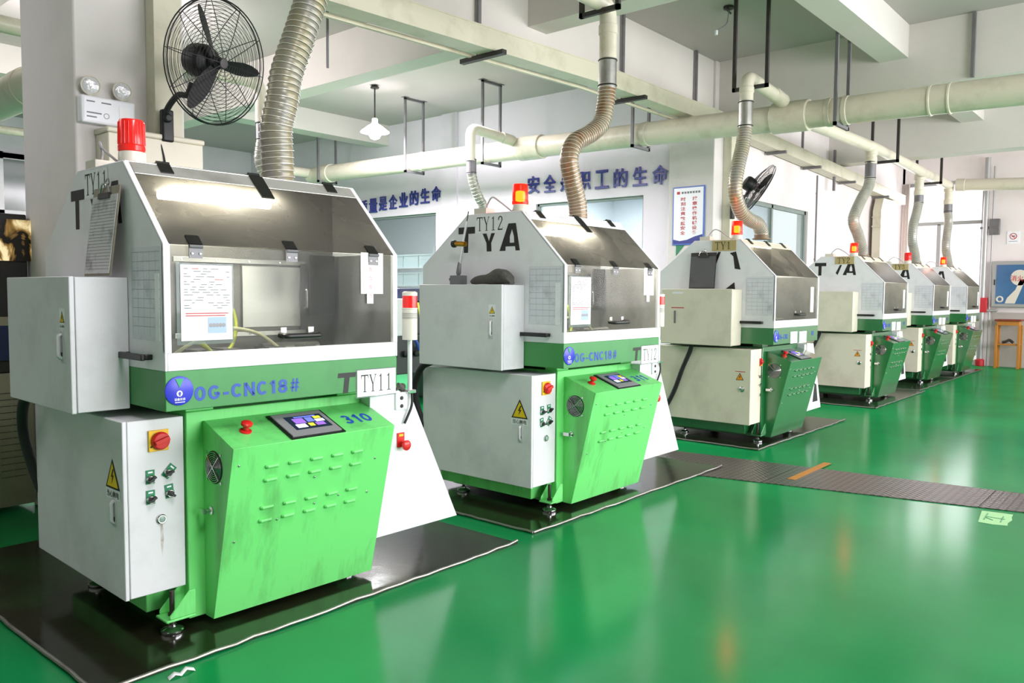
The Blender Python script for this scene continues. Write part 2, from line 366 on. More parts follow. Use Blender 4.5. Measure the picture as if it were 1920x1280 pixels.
    def text(s, body, size, o, ux, uy, mt, offset=0.0, sx=1.0, align='L', shear=0.0):
        vs_, fs_ = text_geo(body, offset, shear)
        if not vs_: return s
        ux = Vector(ux).normalized(); uy = Vector(uy).normalized(); o = Vector(o)
        x0 = min(p[0] for p in vs_); x1 = max(p[0] for p in vs_); y0 = min(p[1] for p in vs_); y1 = max(p[1] for p in vs_)
        sc = size/(y1-y0); dx = x0 if align == 'L' else (x0+x1)/2
        return s.add([o+ux*((p[0]-dx)*sc*sx)+uy*((p[1]-y0)*sc) for p in vs_], fs_, mt)
    def textbox(s, body, o, ux, uy, w, h, mt, offset=0.0):
        """text stretched to fill w x h, from its lower left corner o"""
        vs_, fs_ = text_geo(body, offset)
        ux = Vector(ux).normalized(); uy = Vector(uy).normalized(); o = Vector(o)
        x0 = min(p[0] for p in vs_); x1 = max(p[0] for p in vs_); y0 = min(p[1] for p in vs_); y1 = max(p[1] for p in vs_)
        return s.add([o+ux*((p[0]-x0)/(x1-x0)*w)+uy*((p[1]-y0)/(y1-y0)*h) for p in vs_], fs_, mt)
    def serif(s, body, size, o, ux, uy, mt, sx=1.0):
        ux = Vector(ux).normalized(); uy = Vector(uy).normalized(); o = Vector(o); x = 0
        for ch in body:
            for pl in SERIF[ch]: s.poly([o+ux*((x+p[0])*size*sx)+uy*p[1]*size for p in pl], mt)
            x += 0.72
        return s
    def bold(s, body, o, ux, uy, w, h, mt, sw=.2):
        """bold sans text fitted into w x h"""
        ux = Vector(ux).normalized(); uy = Vector(uy).normalized(); o = Vector(o)
        adv = [.6 if c == '-' else .6 if c == '1' else .84 for c in body]; kx = w/(sum(adv)-.1); x = 0
        for c, ad in zip(body, adv):
            for pts, closed in STROKE[c]:
                n = len(pts); t = (sw*.62 if c == '#' else sw)/2; L_, R_ = [], []
                for i in range(n):
                    a = pts[i-1] if (i > 0 or closed) else pts[i]; b = pts[(i+1) % n] if (i < n-1 or closed) else pts[i]
                    dx, dy = b[0]-a[0], b[1]-a[1]; l = math.hypot(dx, dy); nx, ny = -dy/l*t, dx/l*t
                    L_.append((pts[i][0]+nx, pts[i][1]+ny)); R_.append((pts[i][0]-nx, pts[i][1]-ny))
                P3 = [o+ux*((x+p[0]-.05)*kx)+uy*(min(1.02, max(-.02, p[1]))*h) for p in L_+R_]
                s.add(P3, [(n+i, n+(i+1) % n, (i+1) % n, i) for i in range(n if closed else n-1)], mt)
            x += ad
        return s
    def tri_sign(s, o, ux, uy, w, nrm, mt, line):
        """warning triangle with a lightning bolt, lower left corner o"""
        ux = Vector(ux); uy = Vector(uy); o = Vector(o); nrm = Vector(nrm); h = w*0.9
        def P(a, b, k): return o+ux*a*w+uy*b*h+nrm*k
        s.poly([P(0, 0, .0008), P(1, 0, .0008), P(.5, 1, .0008)], line)
        s.poly([P(.1, .06, .0014), P(.9, .06, .0014), P(.5, .87, .0014)], mt)
        s.poly([P(.54, .66, .002), P(.40, .38, .002), P(.50, .40, .002), P(.44, .14, .002), P(.62, .46, .002), P(.52, .44, .002), P(.62, .66, .002)], line)
        return s
    def build(s, name, parent=None, bevel=0.0, seg=2, smooth=True, ang=35, loc=None):
        me = bpy.data.meshes.new(name); me.from_pydata(s.v, [], s.f)
        for mt in s.mats: me.materials.append(mt)
        me.polygons.foreach_set('material_index', s.m); me.update()
        if smooth:
            me.polygons.foreach_set('use_smooth', [True]*len(me.polygons)); me.set_sharp_from_angle(angle=math.radians(ang))
        o = bpy.data.objects.new(name, me); col.objects.link(o)
        if parent is not None: o.parent = parent
        if loc: o.location = loc
        if bevel > 0:
            md = o.modifiers.new('edge', 'BEVEL'); md.width = bevel; md.segments = seg; md.limit_method = 'ANGLE'; md.angle_limit = math.radians(40)
        return o
def spline(P, n=8):
    """Catmull-Rom through points"""
    P = [Vector(p) for p in P]; out = []
    Q = [P[0]*2-P[1]]+P+[P[-1]*2-P[-2]]
    for i in range(1, len(Q)-2):
        a, b, c, d = Q[i-1], Q[i], Q[i+1], Q[i+2]
        for k in range(n):
            t = k/n
            out.append(0.5*((2*b)+(c-a)*t+(2*a-5*b+4*c-d)*t*t+(3*b-a-3*c+d)*t**3))
    out.append(P[-1]); return out
def resample(P, step):
    out = [P[0].copy()]; acc = 0
    for a, b in zip(P, P[1:]):
        d = (b-a).length
        while acc+d >= step:
            t = (step-acc)/d; a = a+(b-a)*t; out.append(a.copy()); d = (b-a).length; acc = 0
        acc += d
    out.append(P[-1].copy()); return out
def bend(P, rad, n=6):
    """polyline with rounded corners"""
    P = [Vector(p) for p in P]; out = [P[0]]
    for i in range(1, len(P)-1):
        a = (P[i-1]-P[i]); b = (P[i+1]-P[i]); r = min(rad, a.length*.49, b.length*.49)
        p0 = P[i]+a.normalized()*r; p2 = P[i]+b.normalized()*r
        for k in range(n+1):
            t = k/n; out.append(p0*(1-t)**2+P[i]*2*t*(1-t)+p2*t*t)
    out.append(P[-1]); return out

def tag(o, label=None, cat=None, group=None, kind=None):
    if label: o['label'] = label
    if cat: o['category'] = cat
    if group: o['group'] = group
    if kind: o['kind'] = kind
    return o
def thing(name, label, cat, loc=(0, 0, 0), rz=0.0, group=None):
    o = bpy.data.objects.new(name, None); col.objects.link(o); o.empty_display_size = 0.1
    o.location = loc; o.rotation_euler = (0, 0, rz)
    return tag(o, label, cat, group)
def struct(o, label=None): return tag(o, label, None, None, 'structure')
X, Y, Z = Vector((1, 0, 0)), Vector((0, 1, 0)), Vector((0, 0, 1))
NX, NY = -X, -Y

# ------------------------------------------------------------------ the room
CE = 4.9
struct(MB().box(-7, 19.3, -9, 14.6, -0.12, 0.0, floor_m).build('floor', smooth=False))
struct(MB().box(-7, 19.3, -9, 14.6, CE, CE+0.15, ceil_m).build('ceiling', smooth=False))
# far end wall with its window opening (y 0.42..2.12, z 1.25..4.17)
w = MB()
w.box(18.9, 19.15, -3.2, 0.42, 0, CE, wall_w); w.box(18.9, 19.15, -9, -7.6, 0, CE, wall_w); w.box(18.9, 19.15, -7.6, -3.2, 0, 1.0, wall_w); w.box(18.9, 19.15, -7.6, -3.2, 4.1, CE, wall_w); w.box(18.9, 19.15, 0.42, 2.15, 0, 1.25, wall_w); w.box(18.9, 19.15, 0.42, 2.15, 4.17, CE, wall_w)
w.box(18.9, 19.15, 2.10, 2.4, 0, CE, wall_w)
struct(w.build('wall_right', smooth=False))
# window side of the hall, behind the camera, and the closed near end
w = MB(); w.box(-7, 19.15, -9.2, -9, 0, 1.0, wall_w); w.box(-7, 19.15, -9.2, -9, 4.0, CE, wall_w); w.box(-7, 0.8, -9.2, -9, 1.0, 4.0, wall_w)
for k in range(4): w.box(6.3+k*4-.25, 6.3+k*4+.25, -9.2, -9, 1.0, 4.0, wall_w)
struct(w.build('wall_front', smooth=False))
struct(MB().box(-7.2, -7, -9.2, 14.6, 0, CE, wall_w).build('wall_near', smooth=False))
# partition wall behind the machines, facing the aisle
w = MB()
w.box(9.66, 10.0, 2.15, 2.35, 0, CE, wall_w); w.box(10.0, 12.94, 2.15, 2.35, 0, 1.2, wall_w); w.box(10.0, 12.94, 2.15, 2.35, 3.05, CE, wall_w)
w.box(12.94, 18.9, 2.15, 2.35, 0, CE, wall_w)
struct(w.build('wall_back', smooth=False))
# wall with the slogans, facing the back hall
w = MB()
TW = ((2.85, 3.34), (5.48, 7.95), (10.3, 14.4))
for a, b in TW: w.box(9.25, 9.45, a, b, 0, CE, wall_b)
for a, b in ((3.34, 5.48), (7.95, 10.3)): w.box(9.25, 9.45, a, b, 0, 1.0, wall_b); w.box(9.25, 9.45, a, b, 3.08, CE, wall_b)
w.box(9.2, 9.25, 7.35, 7.75, 0, CE, wall_b)
struct(w.build('wall_left', smooth=False))
struct(MB().box(-7, 9.25, 14.4, 14.6, 0, CE, wall_b).build('wall_rear', smooth=False))
# rooms behind the partition windows
w = MB(); w.box(12.9, 13.0, 2.9, 14, 0, CE, room_blue); w.box(9.45, 13, 14, 14.1, 0, CE, room_blue); w.box(9.45, 13, 2.36, 2.44, 0, 1.2, room_blue)
w.box(9.45, 13, 2.9, 14, 3.6, 3.7, room_blue); w.box(9.45, 13, 6.3, 6.4, 0, 3.6, room_blue)
struct(w.build('wall_inner', smooth=False))
area('inner_room_lamp', (11.2, 4.8, 3.5), (11.2, 4.8, 0), 1.8, 1.6, 150, (1, 0.97, 1.0))
area('inner_room_lamp_far', (10.6, 11.0, 3.5), (11.2, 11.2, 0), 1.2, 2.5, 60, (0.97, 0.99, 1.0))
t = None
# columns
struct(MB().box(0.5, 1.22, 2.15, 3.05, 0, CE, col_m).build('column', bevel=0.012))
struct(MB().box(9.19, 9.66, 2.13, 2.87, 0, CE, col_m).build('column', bevel=0.012))
# beams
for (x0, x1, y0, y1, z0) in ((-7, 9.3, 2.17, 2.6, 4.12), (4.99, 5.30, -9, 2.17, 4.32), (4.99, 5.30, 2.6, 14.4, 4.3), (0.45, 1.25, -9, 2.17, 4.2),
                             (9.3, 9.75, -9, 2.13, 4.13), (13.9, 14.3, -9, 2.15, 4.0), (-7, 9.3, -0.4, -0.06, 4.5), (9.75, 13.9, -0.4, -0.06, 4.5),
                             (-7, 9.25, 9.3, 9.7, 4.5), (0.5, 1.22, 3.05, 14.4, 4.3)):
    struct(MB().box(x0, x1, y0, y1, z0, CE, beam_m).build('ceiling_beam', smooth=False))

# windows -----------------------------------------------------------------
def window(name, axis, pos, a0, a1, z0, z1, vbars, hbars, fm, gm, fw=0.05, dep=0.06, glass_rows=None):
    f = MB()
    def B(a, b, c, d): 
        if axis == 'x': f.box(pos-dep/2, pos+dep/2, a, b, c, d, fm)
        else: f.box(a, b, pos-dep/2, pos+dep/2, c, d, fm)
    B(a0, a0+fw, z0, z1); B(a1-fw, a1, z0, z1); B(a0, a1, z0, z0+fw); B(a0, a1, z1-fw, z1)
    for v in vbars: B(v[0]-fw/2, v[0]+fw/2, v[1], v[2])
    for h in hbars: B(a0, a1, h-fw/2, h+fw/2)
    o = struct(f.build(name, smooth=False))
    g = MB()
    if axis == 'x': g.box(pos-0.004, pos+0.004, a0+.01, a1-.01, z0+.01, z1-.01, gm)
    else: g.box(a0+.01, a1-.01, pos-0.004, pos+0.004, z0+.01, z1-.01, gm)
    p = g.build('pane', o, smooth=False)
    return o
clear_pane = glassy('clear_window_glass', '#e8eef4', 0.1, 0.02)
dim_pane = mat('dim_window_glass', '#6c7472', 0.12)
window('window_1', 'x', 19.0, 0.42, 2.10, 1.25, 4.17, [(1.36, 1.25, 3.2)], [3.22], window_alu, clear_pane, fw=.075)
window('window_2', 'y', 2.22, 10.0, 12.94, 1.2, 3.05, [(11.45, 1.2, 3.05)], [], door_frame_green, pane_glass, fw=0.06)
window('window_3', 'x', 9.33, 3.34, 5.48, 1.0, 3.08, [], [], door_frame_green, pane_glass, fw=0.04)
window('window_4', 'x', 9.33, 7.95, 10.3, 1.0, 3.08, [], [], door_frame_green, pane_glass, fw=0.04)
window('window_5', 'y', 14.36, 2.0, 5.4, 1.2, 4.2, [(3.82, 1.2, 4.2)], [3.02, 4.12], window_alu, dim_pane, fw=0.12)

# ------------------------------------------------------------------ the machines
HP = [(0, 1.209), (0, 1.743), (.383, 2.125), (.913, 2.125), (1.392, 1.754), (1.392, 1.209)]    # hood side profile (y, z)
SL = (Vector((0, .383, 2.125))-Vector((0, 0, 1.743)))                                           # slope edge
SLn = Vector((0, -SL.z, SL.y)).normalized()                                                     # outward normal of the slope
def on_slope(x, t, k=0.0): return Vector((x, 0, 1.743))+SL*t+SLn*k
CT0, CT1 = Vector((0, .166, .953)), Vector((0, -.09, .858))                                       # console top, back and front edge
CB = Vector((0, .11, .042))
CTn = Vector((0, (CT1-CT0).z, -(CT1-CT0).y)).normalized()
if CTn.z < 0: CTn = -CTn
CFd = (CB-CT1); CFn = Vector((0, -abs(CFd.z), -CFd.y)).normalized()
def on_top(x, t, k=0.0): return Vector((x, 0, 0))+CT0+(CT1-CT0)*t+CTn*k
def on_front(x, t, k=0.0): return Vector((x, 0, 0))+CT1+CFd*t+CFn*k
CTu = (CT0-CT1).normalized()      # "up" on the sloping console top
CFu = (CT1-CB).normalized()       # "up" on the console front

def doc(mb, o, ux, uz, nrm, w, h, rows, seed, ink=grey_ink, red=True, grid=False):
    """rows of small print on a sheet whose lower left corner is o"""
    rr = random.Random(seed); o = Vector(o); nrm = Vector(nrm)
    def q(a, b, c, d, mt): mb.poly([o+ux*a+uz*b+nrm*.0012, o+ux*c+uz*b+nrm*.0012, o+ux*c+uz*d+nrm*.0012, o+ux*a+uz*d+nrm*.0012], mt)
    for i in range(rows):
        z = h*(0.95-0.9*i/rows); t = h*0.35/rows*0.6
        if grid:
            q(w*.03, z-t*.25, w*.97, z, ink)
        else:
            x = w*.06
            while x < w*.9:
                l = w*rr.uniform(.05, .17)
                if rr.random() < .62: q(x, z-t, min(x+l, w*.95), z, red_ink if (red and rr.random() < .12) else ink)
                x += l+w*rr.uniform(.04, .1)
    if grid:
        for i in range(5): q(w*(.03+.2*i), h*.04, w*(.03+.2*i)+.0015, h*.95, ink)

def hinge(mb, p, ux, ud, un, w=.06, d=.05, mt=black):
    p = Vector(p); ux = Vector(ux); ud = Vector(ud); un = Vector(un)
    mb.obox(p-ux*w/2, ux*w, ud*d, un*.006, mt)
    mb.tube([p-ux*w/2+un*.006, p+ux*w/2+un*.006], .008, mt, 10)
    for s in (-.3, .3): mb.lathe([(.006, 0), (.006, .003), (.003, .004)], p+ux*w*s+ud*d*.6+un*.006, chrome, un, 8)

def make_machine(P):
    """P: dict of what differs from machine to machine"""
    light = P['light']
    boxm = grey_box if light else cream_box
    gm = lime if light else dgreen
    bm_ = band_green if light else dgreen
    t = thing('cnc_machine', P['label'], 'machine', P['loc'], P['rz'], 'row of green and white machines')
    # ---- base frame
    b = MB()
    b.box(.175, 1.15, .186, 1.28, .045, 1.0, gm); b.box(.175, .31, .19, .3, 1.0, 1.035, gm); b.box(1.0, 1.15, .19, .3, 1.0, 1.035, gm)
    b.box(.31, 1.0, .26, 1.2, .995, 1.04, black)  # shade of the recess under the band put in as a black block
    b.box(.03, .18, .3, 1.22, .085, .205, gm)
    for (yy, s) in ((.13, 1), (.98, 1)):
        b.box(.045, .18, yy, yy+.11, .075, .087, gm)
        b.prism([(.18, .087), (.18, .2), (.15, .2), (.06, .105), (.06, .087)], 'y', yy, yy+.008, gm)
        b.prism([(.18, .087), (.18, .2), (.15, .2), (.06, .105), (.06, .087)], 'y', yy+.102, yy+.11, gm)
    b.box(1.0, 1.13, .2, .31, .03, .05, gm); b.box(1.0, 1.13, 1.1, 1.2, .03, .05, gm)
    b.build('base_frame', t, bevel=.004)
    for (x, y) in ((.095, .185), (.095, 1.03), (1.08, .25), (1.08, 1.15)):
        f = MB(); f.lathe([(.048, 0), (.05, .006), (.05, .016), (.042, .022), (.018, .03), (.018, .04)], (x, y, .008), chrome, n=22)
        f.cyl((x, y, .04), (x, y, .2 if x < .5 else .06), .011, dark_metal, 12); f.lathe([(.018, 0), (.018, .015)], (x, y, .087 if x < .5 else .05), dark_metal, n=6)
        f.build('leveling_foot', t)
    # ---- lower cabinet
    c = MB(); c.box(-.082, .166, .194, 1.275, .205, .984, boxm)
    lc = c.build('lower_cabinet', t, bevel=.004)
    d = MB(); d.box(-.104, -.085, .192, 1.278, .202, .986, boxm); d.build('cabinet_door', lc, bevel=.004)
    h = MB()
    if light:
        hm = mat('satin_handle', '#cfd0d2', .35, .3)
        h.box(-.107, -.104, .268, .305, .515, .645, hm)
        h.tube(bend([(-.104, .288, .63), (-.118, .288, .62), (-.118, .288, .54), (-.104, .288, .53)], .01), .009, hm, 10); h.box(-.111, -.107, .28, .296, .535, .56, black)
        h.build('door_handle', lc, bevel=.003)
    else:
        h.lathe([(.03, 0), (.03, .008), (.022, .014), (.008, .016)], (-.104, .28, .572), chrome, NX, 20); h.build('door_lock', lc)
    s = MB()
    k = -.1052
    if light:
        s.poly([(k, .375, .635), (k, .222, .635), (k, .222, .68), (k, .375, .68)], paper)
        s.tri_sign((k, .372, .682), NY, Z, .148, NX, yellow_label, black_paint)
        s.textbox('当心触电', (k-.001, .36, .643), NY, Z, .125, .03, black_paint, 0.01)
    else:
        s.tri_sign((k, .35, .665), NY, Z, .085, NX, orange_label, black_paint); s.poly([(k, .36, .75), (k, .25, .75), (k, .25, .757), (k, .36, .757)], red_ink)
    s.build('warning_label', lc, smooth=False)
    s = MB()
    if light:
        s.box(.006, .094, .184, .192, .842, .936, yellow_plastic)
        s.lathe([(.04, 0), (.04, .012), (.034, .02), (.01, .021)], (.055, .184, .888), red_plastic, NY, 28)
        s.obox((.026, .163, .872), (.062, 0, .02), (0, -.013, 0), (-.006, 0, .018), red_plastic)
        s.box(.012, .02, .181, .186, .86, .868, black)
    else:
        s.box(.115, .17, .184, .192, .815, .885, red_plastic); s.lathe([(.022, 0), (.022, .015), (.016, .02)], (.142, .184, .85), red_plastic, NY, 20)
        s.box(.118, .167, .182, .185, .803, .816, orange_label)
    s.build('isolator_switch', lc, bevel=.002)
    if light:
        for (x, z, a, b_) in P['switches']:
            s = MB(); ca, sa = math.cos(a), math.sin(a); ux = Vector((ca, 0, sa)); uz = Vector((-sa, 0, ca)); o = Vector((x, .192, z))
            s.obox(o-ux*.019-uz*.022, ux*.038, uz*.062, NY*.002, green_label)
            s.obox(o-ux*.01+uz*.026, ux*.02, uz*.007, NY*.0028, white_ink)
            s.lathe([(.019, 0), (.019, .008), (.015, .012), (.006, .012)], o+NY*.002, chrome, NY, 20)
            cb, sb = math.cos(b_), math.sin(b_); kx = Vector((cb, 0, sb)); kz = Vector((-sb, 0, cb))
            s.obox(o-kx*.016-kz*.005+NY*.012, kx*.036, kz*.01, NY*.016, black); s.lathe([(.013, 0), (.013, .008)], o+NY*.012, black, NY, 16)
            s.build('selector_switch', lc)
        if P['plate'] == 'TY11':
            s = MB(); s.poly([(.053, .1934, .525), (.063, .1934, .525), (.068, .1934, .44), (.06, .1934, .36), (.054, .1934, .42)], glassy('rust_streak', '#a88a50', .1, .7, .35, '#8a6a30', 30)); s.build('rust_streak', lc, smooth=False)
        s = MB(); s.lathe([(.022, 0), (.022, .006), (.018, .01), (.015, .01), (.015, .006)], (.058, .192, .535), chrome, NY, 24)
        s.lathe([(.0145, 0), (.0145, .008), (.01, .01)], (.058, .192, .535), mat('push_button_cap', '#8fa79b', .3), NY, 20); s.build('push_button', lc)
    else:
        s = MB(); s.lathe([(.016, 0), (.016, .008), (.01, .01)], (.138, .192, .5), chrome, NY, 20); s.build('push_button', lc)
        s = MB(); rr = random.Random(P['seed'])
        for zz in (.69, .60):
            x = .1; s = MB()
            for i in range(4):
                pts = [(x+.012*j+rr.uniform(-.004, .004), .1905, zz+rr.uniform(-.022, .022)) for j in range(3)]
                s.tube(pts, .0022, black_paint, 5); x += .017
            s.build('handwriting', lc)
    # ---- upper cabinet
    xr = .002 if light else .03
    c = MB(); c.box(-.222, -.002, .349, 1.163, 1.02, 1.605, boxm)
    uc = c.build('upper_cabinet', t, bevel=.004 if light else .012)
    d = MB(); d.box(-.246, -.225, .347, 1.166, 1.018, 1.607, boxm); d.build('cabinet_door', uc, bevel=.004 if light else .008)
    h = MB(); s = MB(); k = -.2465
    if light:
        hm = mat('satin_handle', '#cfd0d2', .35, .3); h.box(-.249, -.246, .422, .456, 1.235, 1.372, hm)
        h.tube(bend([(-.248, .44, 1.358), (-.262, .44, 1.35), (-.262, .44, 1.262), (-.248, .44, 1.252)], .01), .009, hm, 10); h.box(-.253, -.249, .433, .447, 1.258, 1.28, black)
        h.build('door_handle', uc, bevel=.003)
        s.poly([(k, .465, 1.378), (k, .402, 1.378), (k, .402, 1.47), (k, .465, 1.47)], paper)
        s.tri_sign((k, .461, 1.408), NY, Z, .055, NX, yellow_label, black_paint)
        s.textbox('当心触电', (k-.001, .458, 1.386), NY, Z, .05, .013, black_paint, 0.01)
    else:
        h.box(-.252, -.246, .985, 1.005, 1.24, 1.375, iron_grey); h.build('door_handle', uc, bevel=.002)
        s.poly([(k, 1.04, 1.4), (k, .89, 1.4), (k, .89, 1.41), (k, 1.04, 1.41)], red_ink)
        s.poly([(k, 1.03, 1.555), (k, .9, 1.555), (k, .9, 1.575), (k, 1.03, 1.575)], paper)
    s.build('warning_label' if light else 'sticker', uc, smooth=False)
    # ---- enclosure hood
    h = MB()
    h.prism(HP, 'x', 0, .012, white)
    # right side: rim only, so the chamber reads through the panes
    h.prism(HP, 'x', 1.24, 1.252, white)
    h.box(.012, 1.24, 0, .02, 1.209, 1.285, white)
    h.box(.0, .03, -.001, .02, 1.285, 1.745, white); h.box(1.222, 1.252, -.001, .02, 1.285, 1.745, white)
    for xa in (0, 1.226):
        h.obox(on_slope(xa, 0, -.012), X*.026, SL, SLn*.014, white)
    h.box(.012, 1.24, 1.372, 1.39, 1.209, 1.754, white)
    h.obox((.012, .913, 2.113), X*1.228, Vector((0, .479, -.371)), Vector((0, .007, .009)), white)
    hood = h.build('enclosure_hood', t, bevel=.003)
    topm = (pale_steel if P['plate'] == 'TY11' else white) if light else cream_box
    tp = MB(); tp.box(.004, 1.248, .375, .92, 2.118, 2.128, topm)
    tp.obox(on_slope(.026, .84, -.004), X*1.2, SL*.16, SLn*.008, topm)
    tp.build('top_panel', hood, bevel=.003)
    # name plate and lettering on the left side
    l = MB(); k = -.0012
    def yz(*pts): return [(k, p[0], p[1]) for p in pts]
    if not P.get('noT'): l.poly(yz((1.0, 2.035), (.83, 2.035), (.83, 1.985), (.897, 1.985), (.9, 1.845), (.945, 1.845), (.945, 1.985), (1.0, 1.985)), black_paint)
    if not P.get('brokenY'):
        l.poly(yz((.754, 1.98), (.715, 1.98), (.69, 1.925), (.668, 1.98), (.632, 1.98), (.668, 1.91), (.665, 1.849), (.712, 1.849), (.715, 1.91)), black_paint)
    else:
        l.poly(yz((.63, 2.0), (.6, 2.0), (.66, 1.85), (.69, 1.88)), black_paint)
    if P.get('A') != 'torn':
        l.poly(yz((.588, 1.849), (.504, 2.042), (.47, 2.042), (.47, 2.0), (.49, 1.95), (.49, 1.905), (.51, 1.905), (.53, 1.88), (.53, 1.849)), black_paint)
        l.poly(yz((.47, 2.042), (.434, 2.042), (.396, 1.849), (.436, 1.849), (.441, 1.88), (.449, 1.905), (.452, 1.95), (.47, 2.0)), black_paint)
        l.poly(yz((.51, 1.905), (.53, 1.88), (.441, 1.88), (.449, 1.905)), black_paint)
    else:
        l.poly(yz((.5, 1.985), (.43, 2.0), (.375, 1.81), (.44, 1.82), (.46, 1.95)), black_paint); l.poly(yz((.55, 1.6), (.44, 1.68), (.43, 1.6)), black_paint)
    l.build('lettering', hood, smooth=False)
    if P.get('plate'):
        s = MB()
        if light:
            s.poly(yz((.825, 1.985), (.545, 1.985), (.545, 2.115), (.825, 2.115)), paper)
            s.serif(P['plate'], .1, (k-.001, .812, 2.0), NY, Z, grey_ink if False else black_paint, .93)
        else:
            s.box(-.008, -.002, .43, .7, 2.01, 2.12, old_paper); s.serif(P['plate'], .08, (-.0095, .665, 2.025), NY, Z, black_paint, 1.1)
        s.build('name_plate', hood, smooth=False)
    # record sheet in a sleeve on the left side
    s = MB(); kk = -.002
    s.box(kk, -.0005, .02, .31, 1.335, 1.735, smudged_paper); doc(s, (kk, .31, 1.335), NY, Z, NX, .29, .40, 9, P['seed'], faint_ink, False, True)
    if light: s.box(-.004, -.002, .035, .075, 1.335, 1.62, paper)
    s.build('record_sheet', hood, smooth=False)
    hd = MB(); hd.box(-.05, -.032, .115, .375, 1.25, 1.278, black); hd.box(-.034, 0, .34, .375, 1.252, 1.276, black); hd.box(-.034, 0, .115, .14, 1.252, 1.276, black)
    hd.build('pull_handle', hood, bevel=.004)
    # ---- front window and slope window
    fw = MB(); fw.box(.03, 1.222, .006, .011, 1.278, 1.74, acrylic)
    fwo = fw.build('front_window', t, smooth=False)
    if light:
        for x in (.14, .61, 1.09):
            s = MB(); hinge(s, (x, 0, 1.738), X, -Z, NY, .06, .05, iron_grey); s.obox(on_slope(x-.03, .0, .003), X*.06, SL*.1, SLn*.006, black); s.build('hinge', fwo)
    s = MB(); s.tube(bend([(.55, .006, 1.345), (.55, -.045, 1.34), (.74, -.045, 1.34), (.74, .006, 1.345)], .02), .014, black, 10)
    s.box(.55, .58, .0, .006, 1.33, 1.38, chrome); s.box(.7, .73, 0, .006, 1.33, 1.38, chrome); s.build('window_handle', fwo)
    if light:
        s = MB(); s.box(.055, .315, .002, .0045, 1.318, 1.668, pane_glass); s.build('document_sleeve', fwo, smooth=False)
        s = MB(); s.box(.072, .306, -.0005, .0015, 1.335, 1.66, paper); o = Vector((.072, -.0005, 1.335))
        doc(s, o+Z*.12, X, Z, NY, .234, .2, 16, P['seed']); 
        s.poly([o+X*.02+Z*.105+NY*.001, o+X*.2+Z*.105+NY*.001, o+X*.2+Z*.109+NY*.001, o+X*.02+Z*.109+NY*.001], red_ink)
        s.poly([o+X*.02+Z*.115+NY*.001, o+X*.215+Z*.115+NY*.001, o+X*.215+Z*.119+NY*.001, o+X*.02+Z*.119+NY*.001], red_ink)
        q = o+X*.12+Z*.03+NY*.001; s.poly([q, q+X*.085, q+X*.085+Z*.07, q+Z*.07], mat('pale_blue_print', '#a9c0e6', .6))
        for i in range(5): s.lathe([(.009, 0), (.009, .0006), (.006, .0008)], q+X*(.012+.015*i)+Z*.035, bezel, NY, 10)
        s.text('TY', .012, o+X*.15+Z*.302+NY*.001, X, Z, blue_ink) if False else None
        s.build('setup_document', fwo, smooth=False)
        s = MB(); s.box(1.015, 1.155, -.001, .004, 1.54, 1.75, paper); s.box(1.05, 1.09, -.003, -.001, 1.49, 1.7, white_ink)
        for i in range(4): s.text('合', .022, (1.06, -.0035, 1.655-.045*i), X, Z, red_ink)
        s.build('taped_note', fwo, smooth=False)
    else:
        s = MB(); s.box(1.0, 1.09, -.001, .004, 1.36, 1.64, paper); s.build('taped_note', fwo, smooth=False)
    sw = MB(); sw.obox(on_slope(.026, 0.01, -.004), X*1.2, SL*.83, SLn*.005, slope_acrylic)
    swo = sw.build('sloping_window', t, smooth=False)
    for x in (.18, .64, 1.08):
        s = MB(); hinge(s, (x, .385, 2.128), X, Y, Z, .06, .045, black); s.obox(on_slope(x-.03, .88, .004), X*.06, SL*.12, SLn*.006, black)
        if light and x == .64: s.obox(on_slope(.61, .68, .004), X*.07, SL*.3, SLn*.007, black)
        s.build('hinge', swo)
    # ---- inside the chamber
    ism = inner_steel if P.get('plate') == 'TY11' else inner_lit
    i_ = MB(); i_.box(.02, 1.235, .56, .57, 1.22, 2.1, ism); i_.box(.02, 1.235, .03, .56, 1.215, 1.225, mat('oily_chamber_bed', '#2c2f28', .25, .3, dirt=.6, dirt_hex='#5d6a58', scale=9))
    i_.box(.014, .018, .02, .56, 1.22, 1.75, ism); i_.box(1.234, 1.238, .02, .56, 1.22, 1.75, ism)
    ip = i_.build('chamber_lining', t, smooth=False)
    s = MB(); s.box(.32, 1.02, .52, .53, 1.34, 1.69, inner_steel); rl = steel if light else dark_metal; s.box(.28, 1.02, .505, .525, 1.69, 1.715, rl); s.box(.28, 1.02, .505, .525, 1.315, 1.34, rl)
    s.box(.64, 1.0, .505, .517, 1.36, 1.68, steel); s.box(.985, 1.02, .5, .515, 1.34, 1.7, dark_metal)
    s.tube(bend([(1.0, .5, 1.46), (1.0, .465, 1.46), (1.0, .465, 1.56), (1.0, .5, 1.56)], .01), .008, chrome, 8)
    for x in (.32, .5, .68, .86):
        for z in (1.702, 1.328): s.lathe([(.006, 0), (.006, .004)], (x, .505, z), chrome, NY, 8)
    s.build('sliding_panel', ip, bevel=.002)
    s = MB(); s.box(1.04, 1.2, .49, .5, 1.42, 1.75, dark_metal if light else ism); s.build('side_shield', ip, smooth=False)
    if P['lamp']:
        s = MB(); s.tube([(.14, .34, 1.985), (.70, .34, 1.985)], .022, lamp_emit, 12); s.box(.12, .72, .345, .375, 2.0, 2.02, white)
    else:
        s = MB(); s.tube([(.3, .46, 2.085), (.95, .46, 2.085)], .016, lamp_emit, 12); s.box(.28, .97, .45, .48, 2.095, 2.112, white)  # added tube, tucked out of view to brighten the dark green machines
    s.build('work_or_fill_lamp', ip)
    s = MB()
    s.tube(spline([(.08, .2, 1.23), (.17, .16, 1.30), (.26, .2, 1.32), (.33, .25, 1.25)]), .008, hose_pale, 8)
